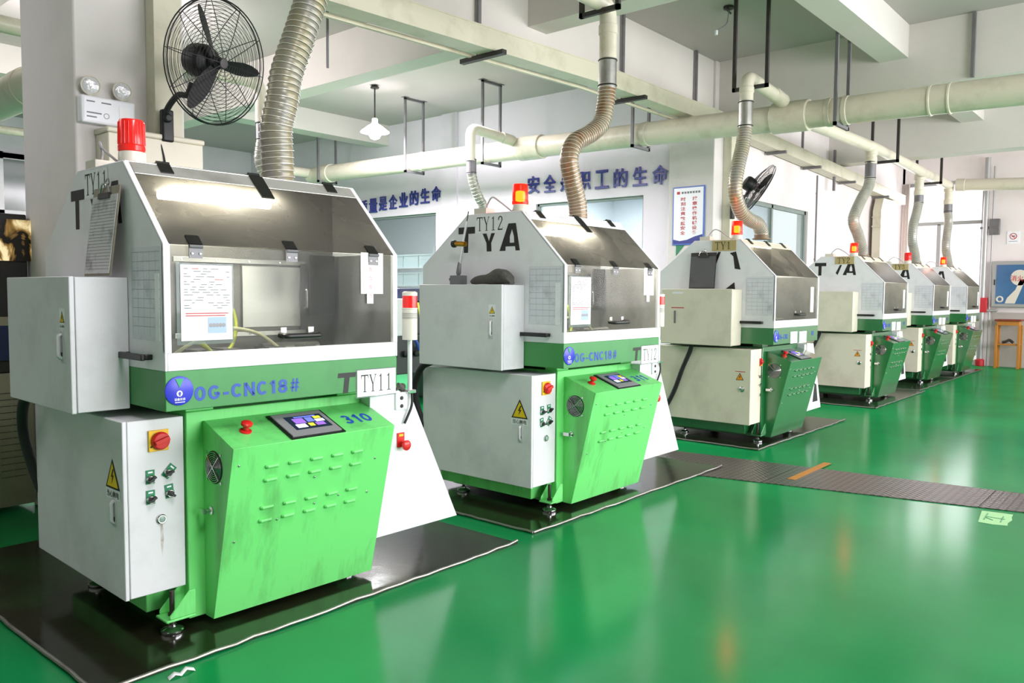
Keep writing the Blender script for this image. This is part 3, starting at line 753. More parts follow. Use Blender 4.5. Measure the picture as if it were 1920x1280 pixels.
    s.tube(spline([(.2, .22, 1.32), (.27, .2, 1.30), (.33, .2, 1.24)]), .01, hose_yellow, 8)
    s.tube(spline([(.3, .3, 1.36), (.45, .28, 1.37), (.58, .25, 1.34), (.7, .25, 1.26)]), .009, hose_pale, 8)
    s.tube(spline([(.5, .35, 1.46), (.5, .32, 1.38), (.46, .28, 1.3), (.4, .25, 1.24)]), .009, hose_yellow, 8)
    for x in (.25, .38, .62, .8): s.box(x, x+.09, .22, .36, 1.225, 1.275, iron_grey)
    s.cyl((.62, .3, 1.26), (.95, .3, 1.26), .03, steel, 16)
    s.build('coolant_hose_set', ip)
    # ---- green band
    b = MB(); b.box(0, 1.248, .001, 1.39, 1.039, 1.209, bm_)
    bo = b.build('machine_band', t, bevel=.003)
    s = MB(); k = -.0005
    if light:
        s.bold('0G-CNC18#', (.128, k, 1.073), X, Z, .525, .063, blue_ink)
        q = MB(); q.poly([(.872, k, 1.142), (.98, k, 1.142), (.976, k, 1.118), (.94, k, 1.118), (.93, k, 1.04), (.9, k, 1.04), (.91, k, 1.118), (.868, k, 1.118)], black_paint); q.build('band_letter', bo, smooth=False)
    else:
        s.bold('0G-CNC', (.13, k, 1.09), X, Z, .26, .05, blue_ink); q = MB(); q.bold('80', (1.06, k, 1.1), X, Z, .07, .05, blue_ink); q.build('band_number', bo, smooth=False)
    s.build('band_lettering', bo, smooth=False)
    s = MB(); c0 = Vector((.058, -.002, 1.125)); s.lathe([(.062, 0), (.062, .004), (.06, .005)], c0+Y*.002, badge_blue, NY, 36)
    n = NY*.0055
    s.poly([c0+X*-.018+Z*.052+n, c0+X*.018+Z*.052+n, c0+Z*.012+n], badge_green)
    s.lathe([(.013, 0), (.013, .0006)], c0-Z*.012+NY*.003, white_ink, NY, 20)
    s.poly([c0+X*-.007-Z*.012+NY*.0063, c0+X*.007-Z*.012+NY*.0063, c0-Z*.002+NY*.0063], badge_blue); s.poly([c0+X*-.003-Z*.021+NY*.0063, c0+X*.003-Z*.021+NY*.0063, c0+X*.003-Z*.012+NY*.0063, c0-X*.003-Z*.012+NY*.0063], badge_blue)
    s.textbox('设备状态', c0+X*-.024-Z*.042+n, X, Z, .048, .012, white_ink, .01); s.poly([c0-X*.022-Z*.05+n, c0+X*.022-Z*.05+n, c0+X*.022-Z*.047+n, c0-X*.022-Z*.047+n], white_ink)
    s.build('status_badge', bo)
    s = MB()
    if light:
        s.box(.985, 1.236, -.004, .0, 1.012, 1.148, paper); s.box(.98, 1.24, -.001, .0005, 1.005, 1.153, pane_glass)
        s.serif(P['plate'], .09, (1.008, -.0045, 1.034), X, Z, black_paint, .81)
    else:
        s.box(.44, .63, -.003, 0, 1.035, 1.16, paper); s.box(.69, .9, -.003, 0, 1.03, 1.155, paper)
    s.build('number_card', bo, smooth=False)
    # ---- console
    b = MB(); b.prism([(.186, .953), (.166, .953), (-.09, .858), (.11, .042), (.186, .042)], 'x', .254, 1.158, gm)
    for z in (.0, .08, .245, .325):
        for i in range(5):
            o = on_front(.425+.12*i, .13+z, 0); w_ = .062
            b.tube([o+CFn*.0, o+X*.006+CFn*.006, o+X*(w_-.006)+CFn*.006, o+X*w_+CFn*.0], .009, gm, 12, True, [.007, .010, .010, .007])
    for (x, tt) in ((.29, .1), (.31, .55), (1.06, .2), (1.04, .42), (.52, .47), (.7, .25), (.72, .42), (.86, .4)):
        b.lathe([(.006, 0), (.006, .003), (.003, .004)], on_front(x, tt), chrome, CFn, 12)
    cn = b.build('console', t, bevel=.006)
    s = MB()
    s.obox(on_top(.548, .98, 0)-X*.0, X*.305, CTu*.238, CTn*.006, black); s.obox(on_top(.562, .93, .006), X*.275, CTu*.212, CTn*.006, bezel)
    s.obox(on_top(.61, .76, .012), X*.205, CTu*.13, CTn*.001, screen_dark)
    o = on_top(.61, .76, .0135)
    for (x, z, w_, h_, mt) in ((.03, .055, .06, .05, screen_violet), (.02, .015, .055, .035, screen_pale), (.1, .06, .04, .045, screen_blue), (.15, .085, .04, .025, screen_yellow), (.09, .02, .03, .03, screen_yellow), (.13, .02, .05, .03, screen_violet), (.145, .055, .05, .025, screen_pale), (.05, .11, .12, .012, screen_blue)):
        s.poly([o+X*x+CTu*z, o+X*(x+w_)+CTu*z, o+X*(x+w_)+CTu*(z+h_), o+X*x+CTu*(z+h_)], mt)
    s.build('touch_screen', cn, smooth=False)
    s = MB(); o = on_top(.384, .5, 0)
    s.lathe([(.028, 0), (.028, .006), (.02, .01)], o, red_plastic, CTn, 24); s.cyl(o+CTn*.01, o+CTn*.03, .014, red_plastic, 16)
    s.lathe([(.018, .028), (.026, .034), (.027, .044), (.02, .05), (.005, .052)], o, red_plastic, CTn, 24); s.build('emergency_stop', cn)
    s = MB()
    if P.get('num'):
        s.bold(P['num'], on_top(.915, .72, .001), X, CTu, .175, .085, blue_ink); s.build('number_lettering', cn, smooth=False)
    s = MB(); c0 = Vector((.254, .085, .752))
    for i in range(7): s.ring(c0+NX*.006, Y, Z, .012+.0095*i, .0014, chrome, 32, 5)
    s.lathe([(.076, 0), (.076, .002)], c0, black, NX, 32)
    for a in (.78, 2.36): s.tube([c0+NX*.009+Y*math.cos(a)*.075+Z*math.sin(a)*.075, c0+NX*.009-Y*math.cos(a)*.075-Z*math.sin(a)*.075], .0022, chrome, 6)
    for a in (.78, 2.36, 3.93, 5.5): s.lathe([(.007, 0), (.007, .005)], c0+Y*math.cos(a)*.09+Z*math.sin(a)*.09, chrome, NX, 8)
    s.build('fan_grille', cn)
    s = MB(); c0 = Vector((.254, .115, .549)); s.lathe([(.022, 0), (.022, .008), (.012, .012), (.012, .03)], c0, chrome, NX, 20); s.obox(c0+NX*.03-Y*.006-Z*.012, Y*.05, Z*.024, NX*.012, chrome); s.build('console_latch', cn)
    # ---- chip guard on the right and what is bolted to it
    b = MB(); gw = (1.80 if light else 1.73)
    b.prism([(1.15, .21), (gw, .213), (1.43, .99), (1.15, .99)], 'y', .107, .33, white); gd = b.build('chip_guard', t, bevel=.003)
    s = MB(); 
    if light:
        o = Vector((1.372, .107, .702)); s.box(1.335, 1.385, .1, .107, .69, .77, red_plastic); s.box(1.345, 1.375, .098, .1, .75, .762, yellow_label); s.cyl(o, o+NY*.03, .014, red_plastic, 16)
        s.lathe([(.018, .026), (.028, .034), (.029, .044), (.02, .05), (.005, .052)], o, red_plastic, NY, 24); s.build('emergency_stop', gd)
        s = MB(); s.box(1.32, 1.4, .095, .107, .9, .995, white); s.lathe([(.011, 0), (.011, .006)], (1.36, .095, .965), black, NY, 12); s.lathe([(.011, 0), (.011, .006)], (1.36, .095, .92), black, NY, 12)
        s.box(1.395, 1.455, .08, .13, .985, 1.005, chrome); s.build('tower_bracket', gd, bevel=.003)
        s = MB(); s.cyl((1.43, .107, 1.0), (1.43, .107, 1.29), .013, white, 16); s.lathe([(.042, 0), (.042, .17), (.044, .172), (.044, .178)], (1.43, .107, 1.285), beige_plastic, n=28)
        for i in range(5): s.ring((1.43, .107, 1.405+.007*i), X, Y, .0425, .0012, grey_ink, 28, 4)
        s.lathe([(.042, 0), (.042, .018), (.03, .024)], (1.43, .107, 1.53), beige_plastic, n=28)
        tw = s.build('signal_tower', t)
        s = MB(); s.lathe([(.041, 0), (.041, .07)], (1.43, .107, 1.46), lens_off, n=28); s.build('signal_lens', tw)
        s = MB(); s.tube(spline([(1.43, .09, .985), (1.425, .085, .92), (1.40, .09, .86), (1.38, .095, .82)]), .007, black_rubber, 8); s.build('signal_cable', gd)
        s = MB(); rr = random.Random(P['seed'])
        s.tube([(1.27+.03*j, .13+rr.uniform(-.01, .03), 1.015+rr.uniform(-.01, .02)) for j in range(6)], .02, rag_cloth, 8); s.build('cable_plug', gd)
    else:
        s.box(1.2, 1.3, .097, .107, .9, 1.0, beige_plastic); s.build('socket_box', gd, smooth=False)
        s = MB(); s.poly([(1.45, .106, .3), (1.62, .106, .3), (1.56, .106, .5), (1.5, .106, .52)], black_paint); s.build('guard_opening_patch', gd, smooth=False)  # flat black patch paints the dark inside of an opening
    # ---- beacon
    bx, by = .075, .46
    s = MB(); s.lathe([(.056, 0), (.059, .004), (.057, .046), (.054, .05)], (bx, by, 2.128), beige_plastic, n=30)
    bc = s.build('warning_beacon', t)
    s = MB(); lm = lens_glow if P['lit'] else lens_off
    prof = [(.054, 0), (.059, .004), (.059, .026), (.056, .03), (.057, .034), (.054, .136), (.05, .144), (.02, .147)]
    s.lathe(prof, (bx, by, 2.177), lm, n=30)
    if not P['lit']:
        for i in range(20):
            a = 2*PI*i/20; s.tube([(bx+math.cos(a)*.057, by+math.sin(a)*.057, 2.21), (bx+math.cos(a)*.055, by+math.sin(a)*.055, 2.31)], .0025, lm, 5)
    ls = s.build('beacon_lens', bc)
    if P['lit']:
        s = MB(); s.box(bx-.028, bx+.028, by-.028, by+.028, 2.2, 2.275, bulb_emit); s.build('beacon_bulb', bc, bevel=.012)
    s = MB(); s.tube(spline([(.03, .5, 2.13), (-.01, .58, 2.2), (.02, .68, 2.24), (.06, .76, 2.2), (.06, .8, 2.13)]), .006, mat('grey_cable', '#b9b5bb', .4), 8)
    s.box(.02, .12, .74, .86, 2.128, 2.17, beige_plastic); s.build('beacon_cable', bc)
    # ---- conduit between the cabinets
    s = MB()
    if light: s.tube(spline([(-.16, 1.12, 1.03), (-.17, 1.22, .98), (-.15, 1.32, .84), (-.12, 1.33, .68), (-.08, 1.28, .5), (-.03, 1.27, .4)]), .026, black_rubber, 14)
    else: s.tube(spline([(-.17, .83, 1.03), (-.15, .86, .94), (-.14, .95, .75), (-.13, 1.05, .5), (-.13, 1.16, .3), (-.09, 1.3, .18)]), .024, black_rubber, 14)
    s.build('cable_conduit', t)
    return t

def cab_lamp(m, on):
    """light of the work or fill lamp inside a machine's chamber"""
SW1 = ((.012, .722, 0, .6), (.09, .738, -.75, .4), (.012, .632, 0, .5), (.097, .645, .1, -.7))
SW2 = ((.012, .725, 0, .1), (.09, .73, .1, .6), (.012, .642, .15, -.2), (.085, .645, -.6, .5))
machines = []
base = dict(light=True, lamp=False)
def MM(**k):
    d = dict(base); d.update(k); m = make_machine(d); machines.append((m, d)); return m
MM(label='nearest light green machine, numbered TY11 and 310, with unlit red beacon', loc=(0, 0, 0), rz=-.028, plate='TY11', num='310', switches=SW1, seed=3, lit=False, lamp=True)
MM(label='second light green machine, numbered TY12 and 311, with glowing beacon', loc=(2.739, -.03, 0), rz=-.003, plate='TY12', num='311', switches=SW2, seed=5, lit=True, lamp=True)
MM(light=False, label='cream and dark green machine with clipboard, yellowed plate TY1', loc=(6.33, -.005, 0), rz=.004, plate='TY1', seed=8, lit=True, lamp=False, brokenY=True, A='torn', noT=True)
MM(light=False, label='cream and dark green machine with yellowed plate TY2', loc=(10.641, .163, 0), rz=.001, plate='TY2', seed=9, lit=True, lamp=False, brokenY=True)
MM(light=False, label='second last dark green machine before the bright window, beacon unlit', loc=(13.899, .256, 0), rz=-.001, plate='TY3', seed=10, lit=False, lamp=False)
MM(light=False, label='last dark green machine in the row, by the far wall', loc=(16.086, .161, 0), rz=.003, seed=11, lit=True, lamp=False)
for m, d in machines:
    if d['lit']: point('beacon_light', Matrix.Rotation(d['rz'], 4, 'Z') @ Vector((.075, .46, 2.36)) + Vector(d['loc']), 1.6, (1, .12, .06), .05)
    else_p = Matrix.Rotation(d['rz'], 4, 'Z') @ Vector((.6, .44, 2.05)) + Vector(d['loc'])
    if not d['lamp']: point('work_or_fill_light', else_p, 7, (1, .97, .92), .05)  # added fill light in the chambers of the dark green machines
    if d['lamp']:
        p = Matrix.Rotation(d['rz'], 4, 'Z') @ Vector((.42, .27, 1.95)) + Vector(d['loc'])
        point('work_or_fill_light', p, 9 if d['plate'] == 'TY11' else 15, (1, .96, .92), .05)
        p = Matrix.Rotation(d['rz'], 4, 'Z') @ Vector((.42, .308, 1.972)) + Vector(d['loc'])
        area('work_lamp_tube', p, p+SLn-Z*.55, .56, .03, 9, (1, .97, .92))

# ---- drip mats under the machines
def drip_mat(label, x0, x1, y0, y1, seed, curl=.0):
    t = thing('drip_mat', label, 'drip mat', ((x0+x1)/2, (y0+y1)/2, 0), 0, 'oily sheet mats under the machines')
    cx, cy = (x0+x1)/2, (y0+y1)/2; rr = random.Random(seed)
    s = MB(); s.box(x0-cx, x1-cx, y0-cy, y1-cy, .001, .008, mat_sheet); s.build('sheet', t, smooth=False)
    s = MB(); n = 26
    def edge(a, b):
        pts = []
        for i in range(n+1):
            k = i/n; pts.append((a[0]+(b[0]-a[0])*k-cx+rr.uniform(-.004, .004), a[1]+(b[1]-a[1])*k-cy+rr.uniform(-.008, .008), .010+rr.uniform(0, .004)+curl*max(0, k-.85)*.5))
        s.tube(pts, .009, rim_m, 8)
    edge((x0, y0), (x1, y0)); edge((x0, y0), (x0, y1)); s.build('rolled_edge', t)
drip_mat('oily mat with bright rim under the nearest machine TY11', -.36, 2.14, -.14, 2.1, 1, .1)
drip_mat('oily mat with bright rim under machine TY12', 2.36, 5.04, -.09, 1.75, 2, .1)
drip_mat('oily mat with bright rim under machine TY1', 6.0, 8.57, -.01, 1.75, 3, .1)
drip_mat('oily mat with bright rim under machine TY2', 9.94, 12.58, .03, 1.8, 4)
drip_mat('oily mat under the second last machine of the row', 12.62, 15.3, .12, 1.8, 5)
drip_mat('oily mat under the last machine by the far wall', 15.34, 17.7, .13, 1.8, 6)

# ---- small things on the machines
def clipboard(label, loc, rz, w, h, tilt, board, sheet, lines):
    t = thing('clipboard', label, 'clipboard', loc, rz)
    s = MB(); s.box(-.008, 0, -w/2, w/2, 0, h, board); s.build('board', t, bevel=.002)
    s = MB(); s.box(-.011, -.0085, -w/2+.006, w/2-.006, .01, h-.04, sheet)
    if lines:
        for i in range(22): s.box(-.0118, -.011, -w/2+.012, w/2-.012, .03+i*(h-.09)/22, .0315+i*(h-.09)/22, grey_ink)
    s.build('sheet', t, smooth=False)
    s = MB(); s.box(-.02, -.009, -.06, .06, h-.055, h-.03, dark_metal); s.tube(bend([(-.014, -.05, h-.03), (-.02, -.03, h+.012), (-.02, .03, h+.012), (-.014, .05, h-.03)], .02), .004, chrome, 8)
    s.ring((-.008, 0, h+.02), Y, Z, .018, .003, chrome, 20, 5); s.build('clip', t)
    t.rotation_euler = (tilt[0], tilt[1], rz); return t
clipboard('blackened clipboard hanging on the side of machine TY11', (-.055, .5, 1.612), -.028, .29, .405, (.0, .13), mat('grimy_hardboard', '#8d8676', .6, dirt=.7, dirt_hex='#3d382e', scale=8), oily_paper, True)
clipboard('dark grimy clipboard leaning on the side of machine TY1', (6.27, .78, 1.612), .004, .30, .385, (0, .1), dark_metal, mat('black_grimy_sheet', '#57585a', .6, dirt=.9, dirt_hex='#1d1d1d', scale=5), False)
g = thing('dial_gauge_stand', 'magnetic gauge stand with brass clamp on the grey cabinet of TY12', 'gauge stand', (2.739-.1, -.03+.9, 1.607))
s = MB(); s.box(-.035, .035, -.055, .055, 0, .068, mat('grey_magnet', '#6d6f72', .4)); s.lathe([(.014, 0), (.014, .03)], (0, .055, .04), black, Y, 12); s.build('magnetic_base', g, bevel=.003)
s = MB(); s.lathe([(.012, 0), (.019, .02), (.014, .09), (.009, .1)], (0, 0, .068), iron_grey, Vector((.0, -.12, 1)), 14); s.tube([(0, -.005, .1), (0, -.045, .29)], .0085, chrome, 10); s.tube([(0, -.04, .29), (0, -.085, .46)], .009, chrome, 10); s.tube([(0, -.085, .46), (0, -.1, .53)], .004, dark_metal, 8); s.build('rod', g)
s = MB(); s.cyl((-.005, -.075, .295), (-.005, .02, .3), .019, brass, 18); s.lathe([(.02, 0), (.028, .01), (.028, .03), (.018, .036)], (-.005, .02, .3), black, Y, 10); s.build('clamp', g)
# rag
def rag(label, loc):
    rr = random.Random(4); P_ = []; rad = []
    prof = [(.0, .018, .022), (.03, .03, .03), (.08, .034, .03), (.14, .035, .03), (.2, .05, .046), (.26, .058, .052), (.31, .052, .048), (.35, .042, .04), (.37, .02, .02)]
    vs_, fs_ = [], []; n = 16
    for (a, h, wv) in prof:
        for j in range(n):
            t = 2*PI*j/n; q = 1+rr.uniform(-.3, .3)
            zz = max(.0, h+math.sin(t)*h*q); vs_.append((math.cos(t)*wv*1.3*q, -a, zz))
    for i in range(len(prof)-1):
        for j in range(n): fs_.append((i*n+j, i*n+(j+1) % n, (i+1)*n+(j+1) % n, (i+1)*n+j))
    fs_.append(tuple(range(n))); fs_.append(tuple((len(prof)-1)*n+j for j in range(n))[::-1])
    s = MB().add(vs_, fs_, rag_cloth); o = s.build('cleaning_rag', ang=80, loc=loc)
    md = o.modifiers.new('fold', 'SUBSURF'); md.levels = 1; md.render_levels = 1
    return tag(o, label, 'rag')
rag('crumpled dark rag on the grey cabinet of machine TY12', (2.739-.11, -.03+.74, 1.607))

# ------------------------------------------------------------------ exhaust hoses and ducts
def hose(label, pts, r, film, sleeve_len, pipe_top, ribs=.035, flange=True, stain=None):
    base_ = Vector(pts[0])
    t = thing('exhaust_hose', label, 'hose', base_, 0, 'flexible exhaust hoses above the machines')
    P_ = resample([p-base_ for p in spline(pts, 10)], .0115); s = MB()
    radii = [r*(1+.035*math.cos(2*PI*i*.0115/ribs)) for i in range(len(P_))]
    s.tube(P_, r, film, 22, True, radii); s.build('hose_body', t, ang=60)
    # spiral wire
    s = MB(); tn = None; u = None; W = []; L_ = 0
    Q = resample(P_, .006)
    for i, p in enumerate(Q):
        tt = (Q[min(i+1, len(Q)-1)]-Q[max(0, i-1)]).normalized()
        if u is None: u = tt.cross(Vector((1, 0, 0.01))).normalized()
        u = (u-tt*u.dot(tt)).normalized(); w_ = tt.cross(u); a = 2*PI*L_/ribs
        W.append(p+(u*math.cos(a)+w_*math.sin(a))*r*1.035); L_ += .006*0+(.006)
    W2 = []
    for i in range(len(Q)-1):
        a0 = i*.006; 
        tt = (Q[i+1]-Q[i]).normalized()
        if i == 0: u = tt.cross(Vector((1, 0, 0.01))).normalized()
        u = (u-tt*u.dot(tt)).normalized(); w_ = tt.cross(u)
        for k in range(3):
            a = 2*PI*(a0+.002*k)/ribs; p = Q[i]+(Q[i+1]-Q[i])*(k/3); W2.append(p+(u*math.cos(a)+w_*math.sin(a))*r*1.04)
    s.tube(W2, .0026, wire_white, 5); s.build('coil_wire', t)
    if flange:
        s = MB(); s.lathe([(r*1.35, 0), (r*1.35, .012), (r*1.08, .014), (r*1.08, .05)], (0, 0, -.002), mat('rusty_flange', '#7d6f57', .6, .3, dirt=.7, dirt_hex='#4a3320', scale=20), n=26); s.build('flange', t)
    top = P_[-1]; d = (P_[-1]-P_[-3]).normalized()
    s = MB(); s.cyl(top-Z*.03, top+Z*sleeve_len, r*1.04, steel if film is not hose_m3 else iron_grey, 24); s.ring(top+Z*(sleeve_len*.95), X, Y, r*1.05, .006, dark_metal, 24, 5); s.ring(top, X, Y, r*1.06, .006, dark_metal, 24, 5); s.build('metal_sleeve', t)
    return t
def pipe(name, label, pts, r, group='cream duct pipes', collars=(), bendr=.14, mt=pvc, cat='pipe'):
    base_ = Vector(pts[0]); t = thing(name, label, cat, base_, 0, group)
    s = MB(); s.tube(bend([Vector(p)-base_ for p in pts], bendr, 8), r, mt, 28); s.build('pipe_run', t, ang=50)
    for (a, b, k) in collars:
        s = MB(); s.cyl(Vector(a)-base_, Vector(b)-base_, r*k, mt, 28); s.build('coupling', t, bevel=.006)
    return t
hose('largest silvery hose rising from the nearest machine TY11', [(.98, .65, 2.125), (.975, .65, 2.3), (.965, .64, 2.45), (.99, .62, 2.6), (1.02, .62, 2.75), (1.09, .61, 2.95), (1.17, .6, 3.18), (1.27, .6, 3.45)], .086, hose_m1, .3, 3.9, .036, flange=False)
hose('brown stained crooked hose above machine TY12', [(3.76, .6, 2.125), (3.74, .6, 2.28), (3.67, .6, 2.45), (3.62, .6, 2.62), (3.70, .6, 2.76), (3.9, .6, 2.86), (4.06, .6, 2.97), (4.12, .6, 3.12), (4.15, .6, 3.3)], .073, hose_m2, .22, 3.9, .03, flange=False)
hose('yellowish hose bending over machine TY1', [(7.36, .6, 2.19), (7.35, .6, 2.28), (7.24, .6, 2.36), (7.02, .6, 2.39), (6.80, .6, 2.46), (6.67, .6, 2.6), (6.64, .6, 2.75), (6.7, .6, 2.95), (6.8, .6, 3.17), (6.86, .6, 3.4)], .075, hose_m1, .27, 3.9, .03)
hose('grey crooked hose above machine TY2', [(11.55, .75, 2.16), (11.5, .75, 2.27), (11.3, .75, 2.47), (11.06, .75, 2.65), (11.1, .75, 2.78), (11.4, .75, 3.04), (11.7, .75, 3.25), (11.78, .75, 3.4)], .078, hose_m3, .26, 3.9, .03)
hose('pale hose above the second last machine, before the window', [(14.95, .82, 2.16), (14.85, .82, 2.33), (14.64, .82, 2.56), (14.66, .82, 2.85), (14.85, .82, 3.1), (14.97, .82, 3.3)], .078, hose_m3, .16, 3.9, .03)
hose('pale hose above the last machine, before the window', [(17.25, .75, 2.16), (17.1, .75, 2.33), (16.9, .75, 2.55), (16.97, .75, 2.85), (17.05, .75, 3.1), (16.97, .75, 3.3)], .078, hose_m3, .16, 3.9, .03)

pipe('duct_pipe', 'cream elbow pipe above the hose of machine TY12, at the top edge', [(1.27, .6, 3.75), (1.27, .6, 4.0), (4.15, .6, 3.96), (4.15, .6, 3.52)], .073, bendr=.13, collars=[((4.15, .6, 3.72), (4.15, .6, 3.8), 1.1)])
pipe('duct_pipe', 'cream elbow pipe from the yellowish hose to the main duct', [(6.87, .6, 3.66), (6.87, .6, 3.94), (7.9, .6, 3.86)], .073, bendr=.13, collars=[((6.87, .6, 3.76), (6.87, .6, 3.82), 1.1), ((7.6, .6, 3.89), (7.88, .6, 3.86), 1.12)])
MY = [(8.05, 10.27, 3.85), (8.05, 4.63, 3.775), (8.05, -2.63, 3.632)]
mt_ = thing('main_duct', 'long thick cream main duct crossing the hall under the beams', 'pipe', (8.05, 4.63, 3.775))
s = MB(); s.tube([Vector(p)-Vector((8.05, 4.63, 3.775)) for p in MY], .157, pvc, 36); s.build('pipe_run', mt_, ang=50)
def main_z(y): return 3.775+(y-4.63)*(.0133 if y > 4.63 else .0197)
for (a, b, k) in ((.78, .34, 1.18), (.13, .07, 1.06), (-.06, -.12, 1.06), (-.96, -.99, 1.07), (-1.15, -1.18, 1.07), (7.02, 7.07, 1.05), (5.49, 5.56, 1.05), (4.82, 4.39, 1.16), (9.97, 9.6, 1.12), (2.62, 2.53, 1.05)):
    s = MB(); s.cyl((0, a-4.63, main_z(a)-3.775), (0, b-4.63, main_z(b)-3.775), .157*k, pvc, 32); s.build('coupling', mt_, bevel=.008)
pipe('duct_pipe', 'cream branch pipe running over the far machines to the end wall', [(8.22, .72, 3.8), (12, .77, 3.9), (17.0, .75, 3.83)], .09, collars=[((11.79, .75, 3.9), (11.79, .75, 3.66), .95)])
for (x, y, zt, zb, lab) in ((11.79, .75, 3.9, 3.62, 'TY2'), (14.97, .82, 3.86, 3.44, 'second last machine'), (16.97, .75, 3.84, 3.44, 'last machine')):
    pipe('drop_pipe', 'short cream drop pipe joining the far branch above the '+lab, [(x, y, zt), (x, y, zb)], .078, 'short drop pipes on the far branch', [((x, y, zb+.0), (x, y, zb+.1), 1.16), ((x, y, zt-.14), (x, y, zt-.04), 1.2)])
pipe('duct_pipe', 'cream pipe leaving the frame at right, in front of the far wall', [(17.0, .62, 3.83), (17.0, -2.5, 3.66)], .12, collars=[((17.0, .62, 3.83), (17.0, .45, 3.82), 1.1)])
pipe('duct_pipe', 'small cream pipe with elbow left of the main duct, above TY12', [(7.0, 4.9, 3.47), (7.0, 4.9, 3.95), (7.92, 4.86, 3.88)], .075, collars=[((7.65, 4.87, 3.9), (7.88, 4.86, 3.885), 1.12)])
hose('thin grey hose behind the beacon of TY12, left of it', [(7.34, 4.9, 2.2), (7.29, 4.9, 2.78), (7.19, 4.9, 2.95), (7.08, 4.9, 3.13), (7.02, 4.9, 3.3)], .07, hose_m3, .2, 4, .05, flange=False)
pipe('duct_pipe', 'cream pipe with elbow seen behind the black fan', [(-3.5, 5.3, 4.0), (3.82, 5.3, 4.02), (3.82, 5.3, 3.55)], .08, bendr=.2)
hose('thin pale hose behind the largest hose of TY11', [(3.86, 5.3, 2.5), (3.86, 5.3, 2.9), (3.79, 5.3, 3.1), (3.82, 5.3, 3.35)], .07, hose_m3, .2, 4, .05, flange=False)
pipe('duct_pipe', 'white elbow pipe at the far left end of the main duct', [(8.0, 10.2, 3.88), (7.2, 10.3, 3.9), (7.2, 10.3, 3.2)], .09, bendr=.15)
pipe('duct_pipe', 'thick grey cream duct left of the column, slanting out of frame', [(1.6, 5.3, 3.66), (1.6, 12.5, 3.66)], .2, collars=[((1.6, 6.1, 3.66), (1.6, 6.35, 3.66), 1.06)])
pipe('duct_pipe', 'slim white pipe left of the column, above the dim window', [(-2, 12, 4.2), (4.2, 12, 4.2)], .07)

# hanger frames ------------------------------------------------------------
def hanger(label, pa, pb, ztop, zbot, wd=.03, mt=iron_grey, bar_top=False):
    """U of angle iron: two rods from the ceiling and a bar under the pipe"""
    mx_, my_ = (pa[0]+pb[0])/2, (pa[1]+pb[1])/2
    t = thing('pipe_hanger', label, 'hanger', (mx_, my_, zbot), 0, 'iron pipe hangers')
    s = MB()
    for (x, y) in (pa, pb): s.box(x-mx_-wd/2, x-mx_+wd/2, y-my_-wd/2, y-my_+wd/2, 0, ztop-zbot, mt)
    a = Vector((pa[0]-mx_, pa[1]-my_, 0)); b = Vector((pb[0]-mx_, pb[1]-my_, 0))
    lo_x, hi_x = sorted((a.x, b.x)); lo_y, hi_y = sorted((a.y, b.y))
    s.box(lo_x-wd/2, hi_x+wd/2, lo_y-wd/2, hi_y+wd/2, 0, wd*1.1, mt)
    if bar_top: s.box(lo_x-wd/2, hi_x+wd/2, lo_y-wd/2, hi_y+wd/2, ztop-zbot-wd*1.1, ztop-zbot, mt)
    for q in (a, b): s.box(q.x-.05, q.x+.05, q.y-.05, q.y+.05, ztop-zbot-.008, ztop-zbot, mt)
    s.build('frame', t, smooth=False); return t
hanger('black iron hanger holding the elbow pipe above TY1', (6.98, .8), (6.98, .42), CE, 3.82, .035, dark_metal)
hanger('black iron hanger at the top edge, above the hose of TY12', (4.02, .78), (4.02, .42), CE, 3.86, .035, dark_metal)
hanger('dark hanger on the far branch pipe, first from the main duct', (12.5, .95), (12.5, .55), CE, 3.72, .04, dark_metal)
hanger('dark hanger on the far branch pipe, nearest the window', (15.4, .98), (15.4, .55), CE, 3.68, .04, dark_metal)
hanger('grey iron hanger on the main duct over the tee junction', (7.84, -0.03), (8.26, -0.03), CE, 3.49, .035)
hanger('grey iron hanger on the main duct left of the slogan column', (7.84, 2.67), (8.26, 2.67), CE, 3.54, .035)
hanger('grey iron hanger on the main duct behind the TY12 beacon', (7.84, 5.44), (8.26, 5.44), CE, 3.58, .035, iron_grey, True)
hanger('grey iron hanger right of the lit pendant lamp', (7.84, 7.25), (8.26, 7.25), CE, 3.62, .035, iron_grey, True)
hanger('grey iron hanger at the far end of the main duct', (7.84, 9.75), (8.26, 9.75), 4.9, 3.66, .035, iron_grey, True)

# cable tray ------------------------------------------------------------------
ct = thing('cable_tray', 'long cream cable tray running under the beam above the machines', 'cable tray', (6, 2.0, 3.9))
TP = [(-3, 3.62), (2.3, 3.78), (6.0, 3.90), (9.0, 3.90), (13.0, 3.78), (18.2, 3.62)]
s = MB(); tr2 = MB()
for (xa, za), (xb, zb) in zip(TP, TP[1:]):
    o = Vector((xa-6, -.1, za-3.9)); d = Vector((xb-xa, 0, zb-za))
    s.obox(o, d, Y*.215, Z*.19, tray_paint); s.obox(o+Z*.19-Y*.006, d, Y*.222, Z*.012, tray_paint)
    if 2 < xa < 8: tr2.obox(o+Y*.30-Z*.01, d, Y*.035, Z*.035, tray_paint)
s.build('trough', ct, smooth=False); tr2.build('conduit', ct, smooth=False)
def tz(x):
    for (xa, za), (xb, zb) in zip(TP, TP[1:]):
        if xa <= x <= xb: return za+(zb-za)*(x-xa)/(xb-xa)
    return 3.9
